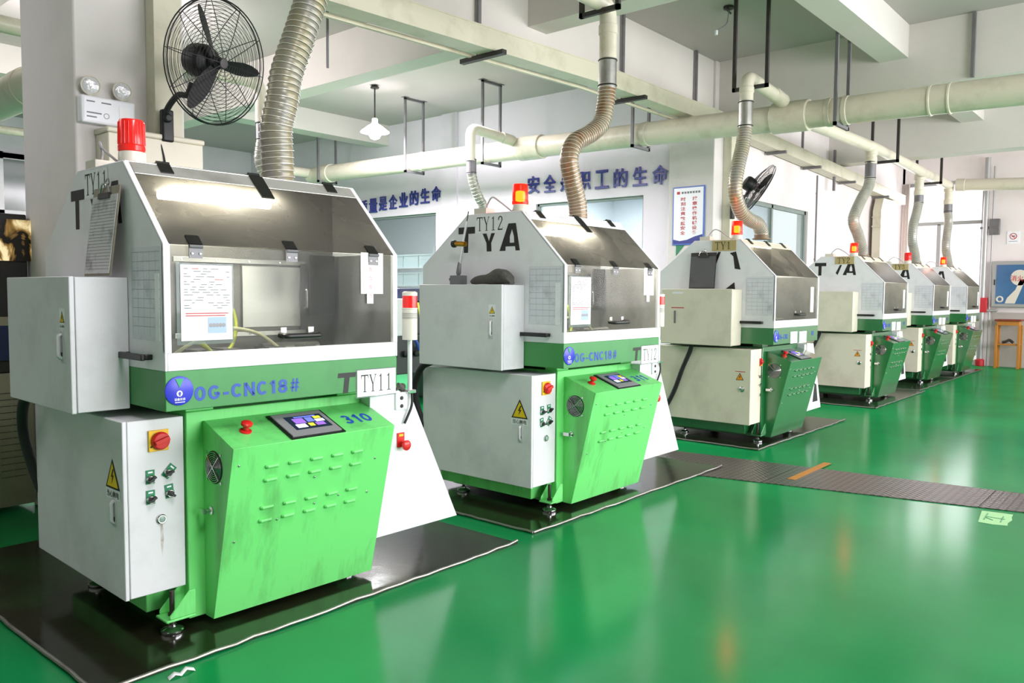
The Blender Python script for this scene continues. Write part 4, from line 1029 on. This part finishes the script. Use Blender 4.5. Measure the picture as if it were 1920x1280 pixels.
for (x, lab) in ((1.55, 'beside the fan'), (4.2, 'above the TY12 machine'), (6.75, 'behind the crooked brown hose'), (8.6, 'just left of the slogan column'), (11.0, 'first right of the second fan'), (12.55, 'middle of three over the partition window'), (14.4, 'above the TY2 beacon'), (16.6, 'over the flat beige duct')):
    t = thing('tray_bracket', 'rusty iron bracket under the cable tray, '+lab, 'bracket', (x, 2.0, tz(x)-.04), 0, 'iron brackets under the cable tray')
    s = MB(); s.box(-.03, .03, -.2, .36 if 2 < x < 9 else .12, -.005, .038, dark_metal if x < 9 else iron_grey); s.build('bar', t, smooth=False)
    s = MB(); s.box(-.02, .02, .118, .146, .038, CE-tz(x)+.04, iron_grey)
    s.build('hanger_rod', t, smooth=False)

# trunking down the two columns
def trunk(label, x0, x1, y0, y1, z0, z1, rough=tray_paint):
    cx, cy = (x0+x1)/2, (y0+y1)/2; s = MB(); s.box(x0-cx, x1-cx, y0-cy, y1-cy, 0, z1-z0, rough)
    return tag(s.build('cable_trunking', bevel=.004, loc=(cx, cy, z0)), label, 'trunking')
trunk('beige vertical trunking on the near column, behind the black fan', .955, 1.145, 2.03, 2.148, 2.5, 3.76)
trunk('beige vertical trunking on the slogan column, behind the second fan', 9.47, 9.65, 2.0, 2.128, 2.1, 3.88)
ft = thing('flat_duct', 'flat beige duct dropping from the tray end beside the bright window', 'duct', (17, 1.95, 1.0))
s = MB(); s.prism([(-.58, 0), (.55, 0), (.55, 2.35), (.42, 2.62), (-.42, 2.62), (-.58, 2.35)], 'y', -.05, .12, tray_paint); s.build('duct_body', ft, bevel=.004)
s = MB(); s.box(-.6, .57, -.06, .13, 2.0, 2.03, tray_paint); s.box(-.6, .57, -.06, .13, 2.2, 2.22, tray_paint); s.build('seam_band', ft)

# ------------------------------------------------------------------ fans
def fan(label, c, n, D, wall, arm, rot):
    n = Vector(n).normalized(); c = Vector(c); u = n.cross(Z).normalized(); w_ = u.cross(n)
    t = thing('wall_fan', label, 'fan', wall, 0, 'black wall fans'); W = Vector(wall); o = c-W; Rr = D/2
    fm = mat('black_fan_paint', '#17181a', .45)
    for (nm, sgn, dep) in (('front_guard', 1, .05), ('rear_guard', -1, .10)):
        s = MB(); q = o+n*sgn*.015
        for i in range(17):
            k = (i+1.5)/17.5; rr_ = Rr*k; s.ring(q+n*sgn*dep*(1-k*k), u, w_, rr_, .0017 if i < 16 else .005, fm, 48, 4)
        for i in range(10):
            a = 2*PI*i/10; d = u*math.cos(a)+w_*math.sin(a)
            s.tube([q+d*Rr*k+n*sgn*dep*(1-k*k) for k in (.08, .3, .5, .7, .85, 1.0)], .0026, fm, 5)
        if sgn > 0: s.lathe([(.03, 0), (.03, .003), (.02, .004)], q+n*dep, fm, n, 20)
        s.build(nm, t)
    for i in range(3):
        a = rot+2*PI*i/3; d = u*math.cos(a)+w_*math.sin(a); e = n.cross(d); s = MB(); top = []; bot = []
        for (k, cw, tw) in ((.1, .024, .75), (.25, .04, .7), (.5, .05, .6), (.7, .043, .52), (.86, .026, .48), (.93, .008, .48)):
            ax = e*math.cos(tw)+n*math.sin(tw); top.append(o+d*Rr*k+ax*cw); bot.append(o+d*Rr*k-ax*cw)
        m_ = len(top); nn = n*.004; vs_ = [p+nn for p in top+bot]+[p-nn for p in top+bot]; fs_ = []
        for j in range(m_-1):
            fs_ += [(j, j+1, m_+j+1, m_+j), (2*m_+j, 3*m_+j, 3*m_+j+1, 2*m_+j+1), (j, 2*m_+j, 2*m_+j+1, j+1), (m_+j, m_+j+1, 3*m_+j+1, 3*m_+j)]
        fs_ += [(m_-1, 2*m_+m_-1, 3*m_+m_-1, 2*m_-1), (0, m_, 3*m_, 2*m_)]
        s.add(vs_, fs_, fm).build('blade', t)
    s = MB(); s.lathe([(.04, -.03), (.04, .02), (.025, .035)], o, fm, n, 20); s.build('hub', t)
    s = MB(); s.lathe([(.05, .05), (.095, .075), (.105, .1), (.105, .19), (.09, .22), (.04, .235)], o, fm, -n, 28)
    for i in range(14):
        a = 2*PI*i/14; d = u*math.cos(a)+w_*math.sin(a); s.obox(o-n*.1+d*.102-u*.002, u*.004, w_*.004, -n*.09, fm)
    s.build('motor', t)
    s = MB(); P_ = spline([Vector(p)-W for p in arm]); s.tube(P_, .02, fm, 12); s.build('arm', t)
    e = Vector(arm[-1])-W
    s = MB(); s.obox(e+Vector((-.03, -.03, -.13)), X*.08, Y*.05, Z*.21, fm); s.lathe([(.03, 0), (.03, .03)], e+Vector((0, -.03, .02)), fm, NY, 16); s.build('wall_bracket', t, bevel=.012)
    return t
fan('big black wall fan on the near column, behind the nearest beacon', (1.10, 1.5, 2.985), (.22, -.95, -.2), .76, (1.05, 2.0, 2.6),
    [(1.05, 1.72, 2.88), (1.05, 1.78, 2.82), (1.02, 1.85, 2.82), (.99, 1.93, 2.74), (.99, 1.97, 2.66)], 1.01)
fan('black fan seen edge-on by the slogan column', (9.82, 1.74, 3.1), (.56, -.62, -.5), .8, (9.5, 1.95, 2.75),
    [(9.74, 1.8, 3.12), (9.66, 1.84, 3.0), (9.56, 1.88, 2.98), (9.47, 1.94, 2.9), (9.44, 1.96, 2.78)], .6)
s = MB(); s.tube(spline([(0, 0, 0), (.03, -.02, -.2), (.02, -.01, -.5), (.1, .0, -.72), (.22, .0, -.95)]), .006, black_rubber, 8)
tag(s.build('fan_cable', loc=(.95, 1.97, 2.55)), 'thin black cable hanging from the big black fan', 'cable')

# emergency light -------------------------------------------------------------
t = thing('emergency_light', 'white twin-head emergency light on the near column', 'emergency light', (.68, 2.15, 2.6))
s = MB(); s.box(-.17, .165, -.075, 0, 0, .17, white); s.build('housing', t, bevel=.01)
s = MB(); s.box(-.155, .15, -.078, -.074, .015, .155, sign_face); s.box(.06, .13, -.08, -.077, .03, .13, white_ink)
for (x, z, w_) in ((-.14, .13, .05), (-.14, .06, .09), (-.14, .035, .06), (-.05, .13, .06)): s.box(x, x+w_, -.0795, -.0775, z, z+.008, grey_ink)
s.ring((-.02, -.079, .055), X, Z, .016, .0015, grey_ink, 20, 4); s.build('front_label', t, smooth=False)
for x in (-.105, .09):
    s = MB(); nn = Vector((-.15, -1, -.12)).normalized(); o = Vector((x, -.06, .235)); s.lathe([(.03, -.05), (.055, -.02), (.06, 0), (.056, .004), (.05, -.002)], o, beige_plastic, nn, 26)
    s.cyl((x, -.04, .165), (x, -.045, .2), .012, beige_plastic, 12); lh = s.build('lamp_head', t)
    s = MB(); s.lathe([(.05, .0), (.045, .004), (.02, .010), (.004, .011)], o, mat('faceted_lens', '#dfdfe2', .12, .25, bump=.6, bscale=55), nn, 26); s.build('lens', lh)
t = thing('wall_box', 'cream metal box on the near column, behind the nearest beacon', 'electrical box', (.95, 2.06, 2.1))
s = MB(); s.box(-.33, .3, -.1, .088, 0, .44, pvc); s.build('box_body', t, bevel=.006)
s = MB(); s.box(-.34, .31, -.11, .088, .44, .475, pvc); s.build('lid', t, bevel=.01)

# pendant lamp -----------------------------------------------------------------
t = thing('pendant_lamp', 'lit white pendant lamp hanging in the back hall', 'lamp', (7.0, 7.05, 4.12))
s = MB(); s.cyl((0, 0, .18), (0, 0, CE-4.12), .012, dark_metal, 10); s.lathe([(.07, 0), (.07, .02), (.02, .05)], (0, 0, CE-4.12-.05), dark_metal, n=20); s.build('stem', t)
s = MB(); s.lathe([(.23, .02), (.235, .03), (.12, .12), (.05, .17), (.045, .24), (.03, .25)], (0, 0, 0), mat('lit_enamel_shade', '#ffffff', .4, emit='#f4f8ff', es=2.5), n=32); s.build('lamp_shade', t)
s = MB(); s.lathe([(.02, -.09), (.07, -.07), (.1, -.02), (.09, .03), (.04, .08)], (0, 0, 0), pend_emit, n=24); s.build('bulb', t)
point('pendant_light', (7.0, 7.05, 3.95), 60, (.95, .98, 1), .12)
# ceiling oddments
t = thing('ceiling_socket', 'loose cable and lamp holder hanging from the ceiling, upper right', 'lamp holder', (7.29, 1.04, CE))
s = MB(); s.lathe([(.06, -.03), (.06, 0)], (0, 0, 0), dark_metal, n=16); s.tube([(-.1, 0, -.04), (.1, .02, -.05)], .012, dark_metal, 8); s.build('base', t)
s = MB(); s.tube(spline([(0, 0, -.03), (.03, .02, -.12), (.0, .03, -.2), (-.1, .1, -.28)]), .006, grey_ink, 6); s.lathe([(.018, 0), (.02, .05)], (-.1, .1, -.33), paper, n=12); s.build('loose_cable', t)
for (x, y, z0, lab) in ((2.88, 2.75, 3.55, 'thin iron rod hanging at upper left of the cable tray'), (9.268, -1.12, 4.14, 'iron hanger bar on the beam face at upper right'), (13.8, 2.0, 3.5, 'iron strap on the beam right of the slogan column')):
    s = MB(); w_ = .01 if y > 2.5 else .03; s.box(-w_, w_, -w_*.6, w_*.6, 0, CE-z0 if x < 5 else .75, iron_grey); tag(s.build('hanger_bar', smooth=False, loc=(x, y, z0)), lab, 'bar')
s = MB(); s.tube([(0, 0, 0), (-1.2, -.01, .02), (-3.4, -.02, .1)], .022, dark_metal, 8); tag(s.build('angle_bar', loc=(12.45, .93, 3.93)), 'dark angle iron along the far branch pipe', 'bar')

# ------------------------------------------------------------------ lettering and signs
def slogan(label, chars, y0, y1, z0, z1, h, faded=()):
    t = thing('wall_lettering', label, 'lettering', (9.245, y0, z0), 0, 'navy slogans on the white wall'); n = len(chars)
    fade = mat('faded_navy_lettering', '#7d83c4', .3)
    for i, ch in enumerate(chars):
        k = i/(n-1); y = y0+(y1-y0)*k; z = z0+(z1-z0)*k; s = MB()
        vs_, fs_ = text_geo(ch, .018)
        x0 = min(p[0] for p in vs_); x1 = max(p[0] for p in vs_); ya = min(p[1] for p in vs_); yb = max(p[1] for p in vs_)
        sc = h/(yb-ya); mt = fade if i in faded else navy_ink; wv = h*.86
        vv = [(-.02, y0*0+(y-y0)-((p[0]-x0)/(x1-x0)-.5)*wv, (z-z0)+(p[1]-ya)*sc) for p in vs_]
        s.add(vv, fs_, mt)
        o = s.build('character', t, smooth=False)
        md = o.modifiers.new('plate', 'SOLIDIFY'); md.thickness = .018; md.offset = 0
slogan('navy slogan about quality, partly hidden behind machine TY11', '质量是企业的生命', 10.1, 7.92, 3.17, 3.29, .29)
slogan('navy slogan about safety above the partition window', '安全是职工的生命', 5.52, 3.04, 3.26, 3.21, .3, ())
t = thing('safety_sign', 'blue framed white sign with red characters on the slogan column', 'sign', (9.19, 2.53, 2.28))
s = MB(); s.box(-.018, 0, -.27, .25, 0, .86, blue_frame); s.build('frame', t, bevel=.004)
s = MB(); s.box(-.021, -.017, -.25, .23, .02, .84, sign_face)
for j, txt in enumerate(('按章操作机械设备', '时刻注意效益安全')):
    for i, ch in enumerate(txt): s.textbox(ch, (-.0225, .0-.075+.19*j, .648-.071*i), NY, Z, .08, .057, red_ink, .02)
s.box(-.0225, -.021, .13, .18, .75, .79, red_ink)
for i in range(7): s.box(-.0225, -.021, -.2+.045*i, -.168+.045*i, .755, .785, grey_ink)
s.poly([(-.0225, .23, .02), (-.0225, -.25, .02), (-.0225, -.25, .15), (-.0225, -.12, .12), (-.0225, 0, .075), (-.0225, .12, .06), (-.0225, .23, .085)], navy_ink); s.build('sign_panel', t, smooth=False)
s = MB(); s.poly([(0, 0, .16), (0, -.14, .16), (0, 0, 0)], green_label); s.poly([(.004, -.14, .16), (.004, 0, .16), (.004, 0, 0)], green_label); tag(s.build('pennant', smooth=False, loc=(9.185, 2.72, 2.12)), 'green triangular pennant below the safety sign', 'pennant')
# far wall
t = thing('fire_hose_cabinet', 'framed fire hose cabinet with blue front on the far wall', 'cabinet', (18.9, -.13, 1.32))
s = MB(); s.box(-.18, 0, -.62, .33, 0, 1.0, window_alu); s.build('frame', t, bevel=.01)
s = MB(); s.box(-.19, -.178, -.55, .25, .07, .92, mat('blue_cabinet_front', '#3d6a96', .2, dirt=.5, dirt_hex='#26425e', scale=3))
s.lathe([(.17, 0), (.17, .003)], (-.19, -.19, .64), mat('cream_print', '#d5cfc2', .5), NX, 30)
s.poly([(-.193, -.3, .6), (-.193, -.12, .08), (-.193, .07, .08), (-.193, .03, .2), (-.193, -.12, .38), (-.193, -.2, .6)], mat('cream_print', '#d5cfc2', .5))
s.textbox('消火栓', (-.195, -.02, .56), NY, Z, .36, .13, red_ink, .01); s.ring((-.192, .17, .17), Y, Z, .055, .018, mat('cream_print', '#d5cfc2', .5), 24, 6); s.build('front_panel', t)
s = MB(); s.box(-.2, -.185, .27, .29, .48, .6, black); s.build('cabinet_handle', t)
t = thing('no_smoking_sign', 'small white prohibition sign with red circle on the far wall', 'sign', (18.9, -.14, 2.7))
s = MB(); s.box(-.012, 0, -.12, .12, 0, .27, sign_face); s.build('panel', t); s = MB(); s.ring((-.013, 0, .165), Y, Z, .062, .008, red_ink, 28, 5); s.box(-.014, -.012, -.03, .03, .15, .18, grey_ink); s.obox((-.016, -.045, .118), (0, .09, .09), (0, .008, -.008), (.002, 0, 0), red_ink); s.box(-.013, -.012, -.08, .08, .05, .06, grey_ink); s.build('symbol', t)
t = thing('stand_pipe', 'grey stand pipe with red fittings right of the bright window', 'pipe', (18.76, .38, 0))
s = MB(); s.cyl((0, 0, 0), (0, 0, 4.6), .055, window_alu, 20); s.cyl((0, -.14, .0), (0, -.14, 4.4), .02, window_alu, 12); s.build('riser', t)
s = MB(); s.box(-.08, .06, -.1, .1, 1.2, 1.52, red_pipe); s.build('red_fitting', t, bevel=.01)
s = MB(); s.lathe([(.09, 0), (.09, .14), (.06, .16)], (0, 0, 0), red_pipe, n=20); s.build('red_fitting', t, bevel=.01)
s = MB(); s.box(-.05, .06, -.28, -.08, 2.9, 3.25, iron_grey); s.cyl((0, .1, 3.06), (0, -.1, 3.06), .03, iron_grey, 10); s.build('pipe_clamp', t, bevel=.01)
s = MB(); s.tube(bend([(0, -.05, 1.24), (0, -.28, 1.24), (0, -.3, 1.285)], .05), .035, window_alu, 12); s.build('hose_feed', t)
struct(MB().box(18.885, 18.9, -9, .2, 0, 1.2, wall_mat('stained_lower_wall', '#b5afa8', .6, '#6f685f')).build('trim_1', smooth=False))
t = thing('wall_conduit', 'thin grey conduit running down the partition wall right of its window', 'conduit', (13.32, 2.135, 0))
s = MB(); s.cyl((0, 0, 0), (0, 0, 3.74), .013, iron_grey, 10); s.build('tube', t)
for z in (1.0, 2.2, 3.4): MB().box(-.03, .03, -.002, .014, z, z+.02, iron_grey).build('clip', t, smooth=False)
t = thing('window_curtain', 'pale gathered curtain at the left edge of the bright far window', 'curtain', (18.82, 2.06, 1.1))
vs_ = []; fs_ = []; n = 25
for zz in (0, 1.6, 3.05):
    for i in range(n): vs_.append((.02*math.sin(i*1.4), .07-.16*i/(n-1)*(1 if zz > 1 else .8), zz))
for k in range(2):
    for i in range(n-1): fs_.append((k*n+i, k*n+i+1, (k+1)*n+i+1, (k+1)*n+i))
o = MB().add(vs_, fs_, mat('pale_curtain_cloth', '#eadfd8', .9)).build('cloth', t, ang=80); o.modifiers.new('thick', 'SOLIDIFY').thickness = .003
# wooden stool
t = thing('wooden_stool', 'tall wooden stool with a shelf below the fire hose cabinet', 'stool', (18.55, -.2, 0))
s = MB(); s.box(-.2, .2, -.24, .26, 1.02, 1.06, wood_red); s.build('seat', t, bevel=.008)
s = MB(); s.box(-.17, .17, -.2, .22, .93, 1.02, wood); s.build('apron', t, bevel=.004)
for (x, y) in ((-.16, -.2), (-.16, .22), (.16, -.2), (.16, .22)): MB().box(x-.025, x+.025, y-.025, y+.025, 0, .93, wood).build('leg', t, bevel=.004)
s = MB(); s.box(-.16, .16, -.2, .22, .5, .53, wood); s.build('shelf', t, bevel=.004)
t = tag(MB().tube(spline([(0, -.1, .03), (.02, -.03, .08), (0, .03, .05), (.01, .1, .03)]), .03, dark_metal, 8).build('hand_tool', loc=(18.5, -.18, .53)), 'dark hand tool lying on the stool shelf', 'tool')

# ------------------------------------------------------------------ floor things
def xl(y): return 4.53+.225*(.2-y)
def xr_(y): return 5.42+.115*(.54-y)
for (ya, yb, lab) in ((1.6, -.6, 'checker steel floor plate beside the TY12 mat'), (-.605, -2.11, 'checker steel floor plate in mid aisle, second from the machines'), (-2.115, -3.7, 'checker steel floor plate at the right edge of the picture')):
    cx, cy = (xl(ya)+xr_(yb))/2, (ya+yb)/2; s = MB()
    s.prism([(xl(ya)-cx, ya-cy), (xl(yb)-cx, yb-cy), (xr_(yb)-cx, yb-cy), (xr_(ya)-cx, ya-cy)], 'z', 0, .006, plate_m)
    tag(s.build('floor_plate', smooth=False, loc=(cx, cy, .0005)), lab, 'floor plate', 'checker plates over the floor trench')
s = MB(); s.box(-.44, .44, -.035, .035, 0, .001, orange_paint); tag(s.build('floor_stripe', smooth=False, loc=(5.42, -.745, .007)), 'orange stripe across the checker floor plates', 'stripe')
t = thing('tape_marker', 'pale green tape marker on the floor near the right edge', 'tape', (4.81, -2.26, .001))
rr = random.Random(3); pts = [(-.19, .07), (.16, .11), (.19, -.08), (.1, -.085), (.02, -.1), (-.08, -.09), (-.16, -.1), (-.19, -.02)]
s = MB(); s.prism(pts, 'z', 0, .001, tape_green); s.build('tape', t, smooth=False)
s = MB()
for (a, b) in (((-.1, .05), (.1, .06)), ((0, .055), (0, -.06)), ((-.1, -.05), (.08, -.04)), ((-.08, .0), (-.03, .05))): s.tube([(a[0], a[1], .0014), (b[0], b[1], .0014)], .003, green_label, 5)
s.build('pen_marks', t)
s = MB(); pts = [(0, 0, .002), (.03, .006, .012), (.05, -.004, .004), (.08, .01, .015), (.11, .0, .003)]
vv = [(p[0], p[1]-.012, p[2]) for p in pts]+[(p[0]+.006, p[1]+.014, p[2]+.003) for p in pts]
s.add(vv, [(i, i+1, 5+i+1, 5+i) for i in range(4)], paper); o = s.build('paper_scrap', ang=80, loc=(-.12, -.22, .0)); tag(o, 'torn paper scrap on the floor at the bottom left', 'scrap')
o.modifiers.new('thick', 'SOLIDIFY').thickness = .001

# ------------------------------------------------------------------ left background machine
t = thing('machine_tool', 'dark old machine with amber window behind the column at left edge', 'machine', (-.35, 3.3, 0))
cream_dim = mat('aged_cream_steel', '#8d8672', .5, dirt=.5, dirt_hex='#4d4838', scale=3)
s = MB(); s.box(-.8, .83, -.35, .5, .04, .97, cream_dim)
for xx in (.42, .62, .70):
    for i in range(14): s.obox((xx, -.352, .25+.045*i), X*.075, Y*-.006, Z*.008, cream_dim); s.obox((xx, -.3515, .245+.045*i), X*.075, Y*-.001, Z*.005, black)
bo = s.build('base_cabinet', t, smooth=False)
s = MB(); s.box(-.8, .83, -.33, .5, .97, 2.07, mat('dark_housing', '#1b1816', .5)); ho = s.build('upper_housing', t, bevel=.01)
s = MB(); s.box(-.8, .83, -.35, -.33, 1.06, 1.3, mat('dark_blue_band', '#141f4a', .4)); s.box(-.8, .83, -.352, -.33, 1.3, 1.36, cream_dim); s.build('blue_band', ho, smooth=False)
def amber():  # reflections on the pane painted as noise colours with a weak glow
    m = bpy.data.materials.new('amber_reflection_window'); m.use_nodes = True; nt = m.node_tree; b = nt.nodes['Principled BSDF']
    tc = nt.nodes.new('ShaderNodeTexCoord'); mp = nt.nodes.new('ShaderNodeMapping'); mp.inputs['Scale'].default_value = (5, 5, 2.2); n = nt.nodes.new('ShaderNodeTexNoise')
    n.inputs['Scale'].default_value = 1.6; n.inputs['Distortion'].default_value = 1.6; n.inputs['Detail'].default_value = 5
    cr = nt.nodes.new('ShaderNodeValToRGB'); e = cr.color_ramp.elements; e[0].position = .43; e[0].color = lin('#0c0906'); e[1].position = .62; e[1].color = lin('#f3dfae')
    k = e.new(.52); k.color = lin('#8a6a35')
    nt.links.new(tc.outputs['Object'], mp.inputs[0]); nt.links.new(mp.outputs[0], n.inputs['Vector']); nt.links.new(n.outputs['Fac'], cr.inputs['Fac'])
    nt.links.new(cr.outputs['Color'], b.inputs['Base Color']); nt.links.new(cr.outputs['Color'], b.inputs['Emission Color']); b.inputs['Emission Strength'].default_value = .55; b.inputs['Roughness'].default_value = .15
    return m
s = MB(); s.box(-.6, .86, -.345, -.33, 1.745, 2.03, amber()); s.build('viewing_window', ho, smooth=False)

# crates behind the dim partition window
t = thing('storage_rack', 'pale storage rack behind the dim partition window, between TY11 and TY12', 'rack', (11.4, 11.3, 0))
for k in range(5): MB().box(-.25, .3, -1.3, 1.5, .42+.42*k, .45+.42*k, white).build('shelf', t, smooth=False)
for y in (-1.345, 1.5): MB().box(-.25, -.21, y, y+.04, 0, 2.6, white).build('upright', t, smooth=False)
crate_m = mat('pale_blue_crate', '#d3e6ea', .4)
for k in range(5):
    for j in range(5):
        cb = MB(); cb.box(-.2, .25, -.25, .25, 0, .3, crate_m); cb.box(-.215, .26, -.26, .26, .27, .3, crate_m)
        tag(cb.build('storage_crate', smooth=False, loc=(11.4, 10.28+.53*j, .451+.42*k)), 'pale crates on the rack behind the dim partition window', 'crate', 'crates on the rack')
# far-left and gap: a machine of the back row, seen between TY11 and TY12
def copy_tree(o, parent=None):
    c = o.copy(); col.objects.link(c); c.parent = parent
    for ch in o.children: copy_tree(ch, c)
    return c
src = machines[3][0]
o = copy_tree(src); o.location = (4.55, 6.0, 0); o.rotation_euler = (0, 0, PI); o['label'] = 'back row machine behind the nearest machine, almost wholly hidden'; o['group'] = 'machines of the back row'
t = thing('back_row_lathe', 'dark low machine with white box glimpsed between the two light green machines', 'machine', (6.0, 5.3, 0))
dk = mat('dark_machine_casting', '#33383a', .45, dirt=.5, dirt_hex='#15181a', scale=4)
s = MB(); s.box(-.75, .75, -.3, .4, .42, .95, dk); s.box(-.7, -.5, -.25, .35, 0, .42, dk); s.box(.5, .7, -.25, .35, 0, .42, dk)
for i in range(6): s.lathe([(.04, 0), (.05, .05), (.02, .07)], (-.6+.2*i, -.3, .7), black_rubber, NY, 12)
s.build('machine_bed', t, bevel=.01)
s = MB(); s.box(-.62, -.18, -.3, .1, .95, 1.46, white); s.build('control_box', t, bevel=.01)
s = MB(); s.box(-.2, .6, -.2, .3, 1.42, 1.6, mat('navy_cover', '#1b2550', .4)); s.box(-.15, .5, -.1, .2, .95, 1.42, dk); s.build('spindle_head', t, bevel=.01)
s = MB(); s.tube(spline([(.1, -.25, 1.4), (.05, -.36, 1.2), (.12, -.34, .95), (.02, -.36, .7)]), .016, mat('yellow_green_hose', '#b9c62a', .4), 8); s.build('yellow_hose', t)
s = MB(); s.tube(spline([(-.1, -.3, 1.0), (-.02, -.36, .85), (.05, -.34, .7)]), .022, mat('blue_hose', '#2f52b5', .4), 8); s.build('blue_hose', t)
